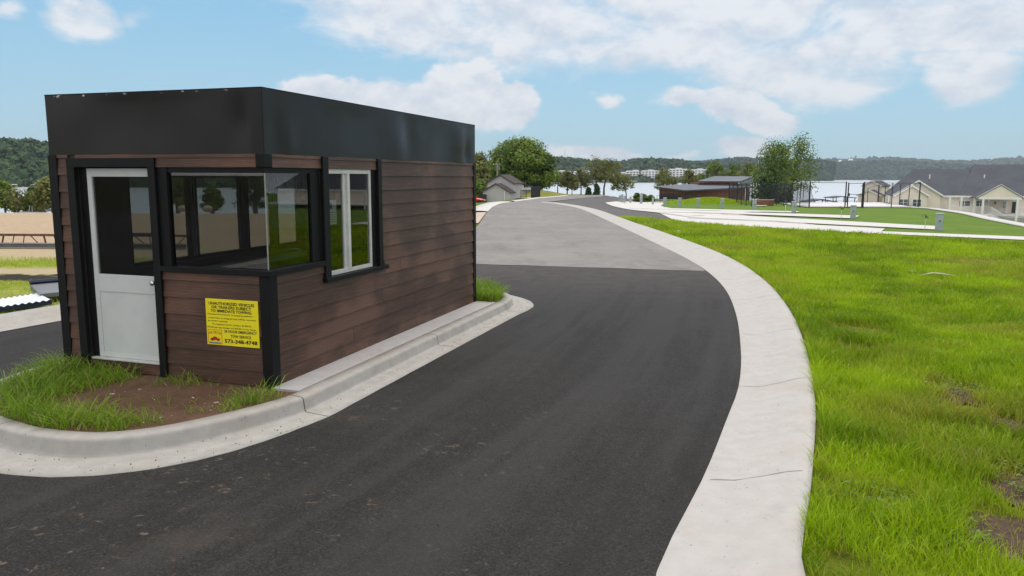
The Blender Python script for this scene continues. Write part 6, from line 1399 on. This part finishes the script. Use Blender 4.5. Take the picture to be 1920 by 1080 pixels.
def rocks():
    r = random.Random(12); k = 0
    for (u, D, s, lab) in ((338, 88, .55, 'pale boulder by the lake seen through the corner window at left'), (352, 89, .42, 'smaller pale boulder beside the first, seen through the window'), (385, 92, .6, 'broad pale boulder seen through the middle of the corner window')):
        x = PX(u, D); bm = bmesh.new(); bmesh.ops.create_icosphere(bm, subdivisions=3, radius=s)
        for v in bm.verts: v.co *= 1+.25*mnoise.noise(v.co*1.3+Vector((k*7, 0, 0))); v.co.z *= .7
        me = bpy.data.meshes.new('boulder'); bm.to_mesh(me); bm.free(); me.materials.append(M['rock']); o = bpy.data.objects.new('boulder', me); C.objects.link(o); o.location = (x, D, P(u, 391, D)[2]); setp(o, lab, 'boulder', 'boulders at the lake edge'); k += 1
rocks()
# driftwood-like debris in the right lawn
def debris():
    for (u, v, L_, lab, rz) in ((1711, 517, .20, 'short whitish bark piece lying on the right verge', .2), (1757, 524, .75, 'long curved tan stick lying in the grass of the right verge', -.08), (1272, 437, .22, 'pale scrap lying in the grass near the far kerb', .3), (1850, 1012, .0, '', 0)):
        if L_ == 0: continue
        x, y, z = hit(u, v); t = thing('stick' if L_ > .3 else 'bark_piece', lab, 'stick' if L_ > .3 else 'bark', (x, y, z+.09), rz); q = MB()
        if L_ > .3: q.tube([(-L_/2, 0, 0), (-.1, .03, .05), (.1, 0, .04), (L_/2, -.03, 0)], [.012, .018, .02, .012], 6)
        else: q.add([(-L_/2, -.03, 0), (0, -.05, .03), (L_/2, -.02, 0), (L_/2, .03, 0), (0, .05, .035), (-L_/2, .03, 0), (0, 0, -.01)], [(0, 1, 4, 5), (1, 2, 3, 4), (0, 6, 2, 1), (5, 4, 3, 6), (0, 5, 6), (2, 6, 3)])
        q.build('wood', M['driftwood'], t, smooth=True)
debris()
def mulch():
    setp(loft('mulch_bed', [at(1190, 126), at(1192, 134)], [at(1226, 126), at(1222, 134)], 8, 6, .05, M['mulch']), kind='structure')
mulch()
# grass on the left verges
def left_grass():
    r = np.random.default_rng(33); n = 60000; y = 11+12*r.random(n); x = -16+13*r.random(n); lo = np.interp(y, ls[:, 1], ls[:, 0])-1.05
    k = (x < lo) & (((y > 11) & (y < 16.4)) | ((y > 19) & (y < 21.2))) & (r.random(n) < .35+.9*(fastnoise(x, y, 1.1, 2)-.3)); x, y = x[k], y[k]; n = len(x)
    hh = .04+.08*r.random(n); o = blades('verge_grass', x, y, H(x, y)-.02, hh, np.full(n, .010), .3+.5*r.random(n), M['grass'], np.clip(r.normal(.6, .2, n), 0, 1), np.clip(.35+.5*(fastnoise(x, y, .8, 9)-.4), 0, 1), 3)
    setp(o, 'thin patchy grass on the verge beyond the left lane', 'grass', kind='stuff')
left_grass()
def mound_grass():
    r = np.random.default_rng(41); n = 16000; x = 31+r.normal(0, 3.2, n); y = 120+r.normal(0, 2.8, n); hh = .12+.3*r.random(n)**2
    o = blades('mound_grass', x, y, H(x, y)-.03, hh, np.full(n, .07), .2+.5*r.random(n), M['grass'], np.clip(r.normal(.75, .2, n), 0, 1), (r.random(n) < .12)*.7, 4); setp(o, 'shaggy bright weeds covering the mound before the brick building', 'weeds', kind='stuff')
mound_grass()
# ------------------------------------------------------------------ haze
def haze():
    mb = MB(); mb.box(-5200, 5200, -60, 7600, -27, 330); m = bpy.data.materials.new('haze'); m.use_nodes = True; n = NT(m.node_tree); n.n.clear()
    o = n.node('ShaderNodeOutputMaterial'); v = n.node('ShaderNodeVolumePrincipled'); v.inputs['Density'].default_value = .00008; v.inputs['Color'].default_value = (.70, .80, .92, 1); v.inputs['Anisotropy'].default_value = .0
    n.l.new(v.outputs[0], o.inputs['Volume']); ob = mb.build('haze', m); setp(ob, kind='stuff')
HAZE = True
if HAZE: haze()
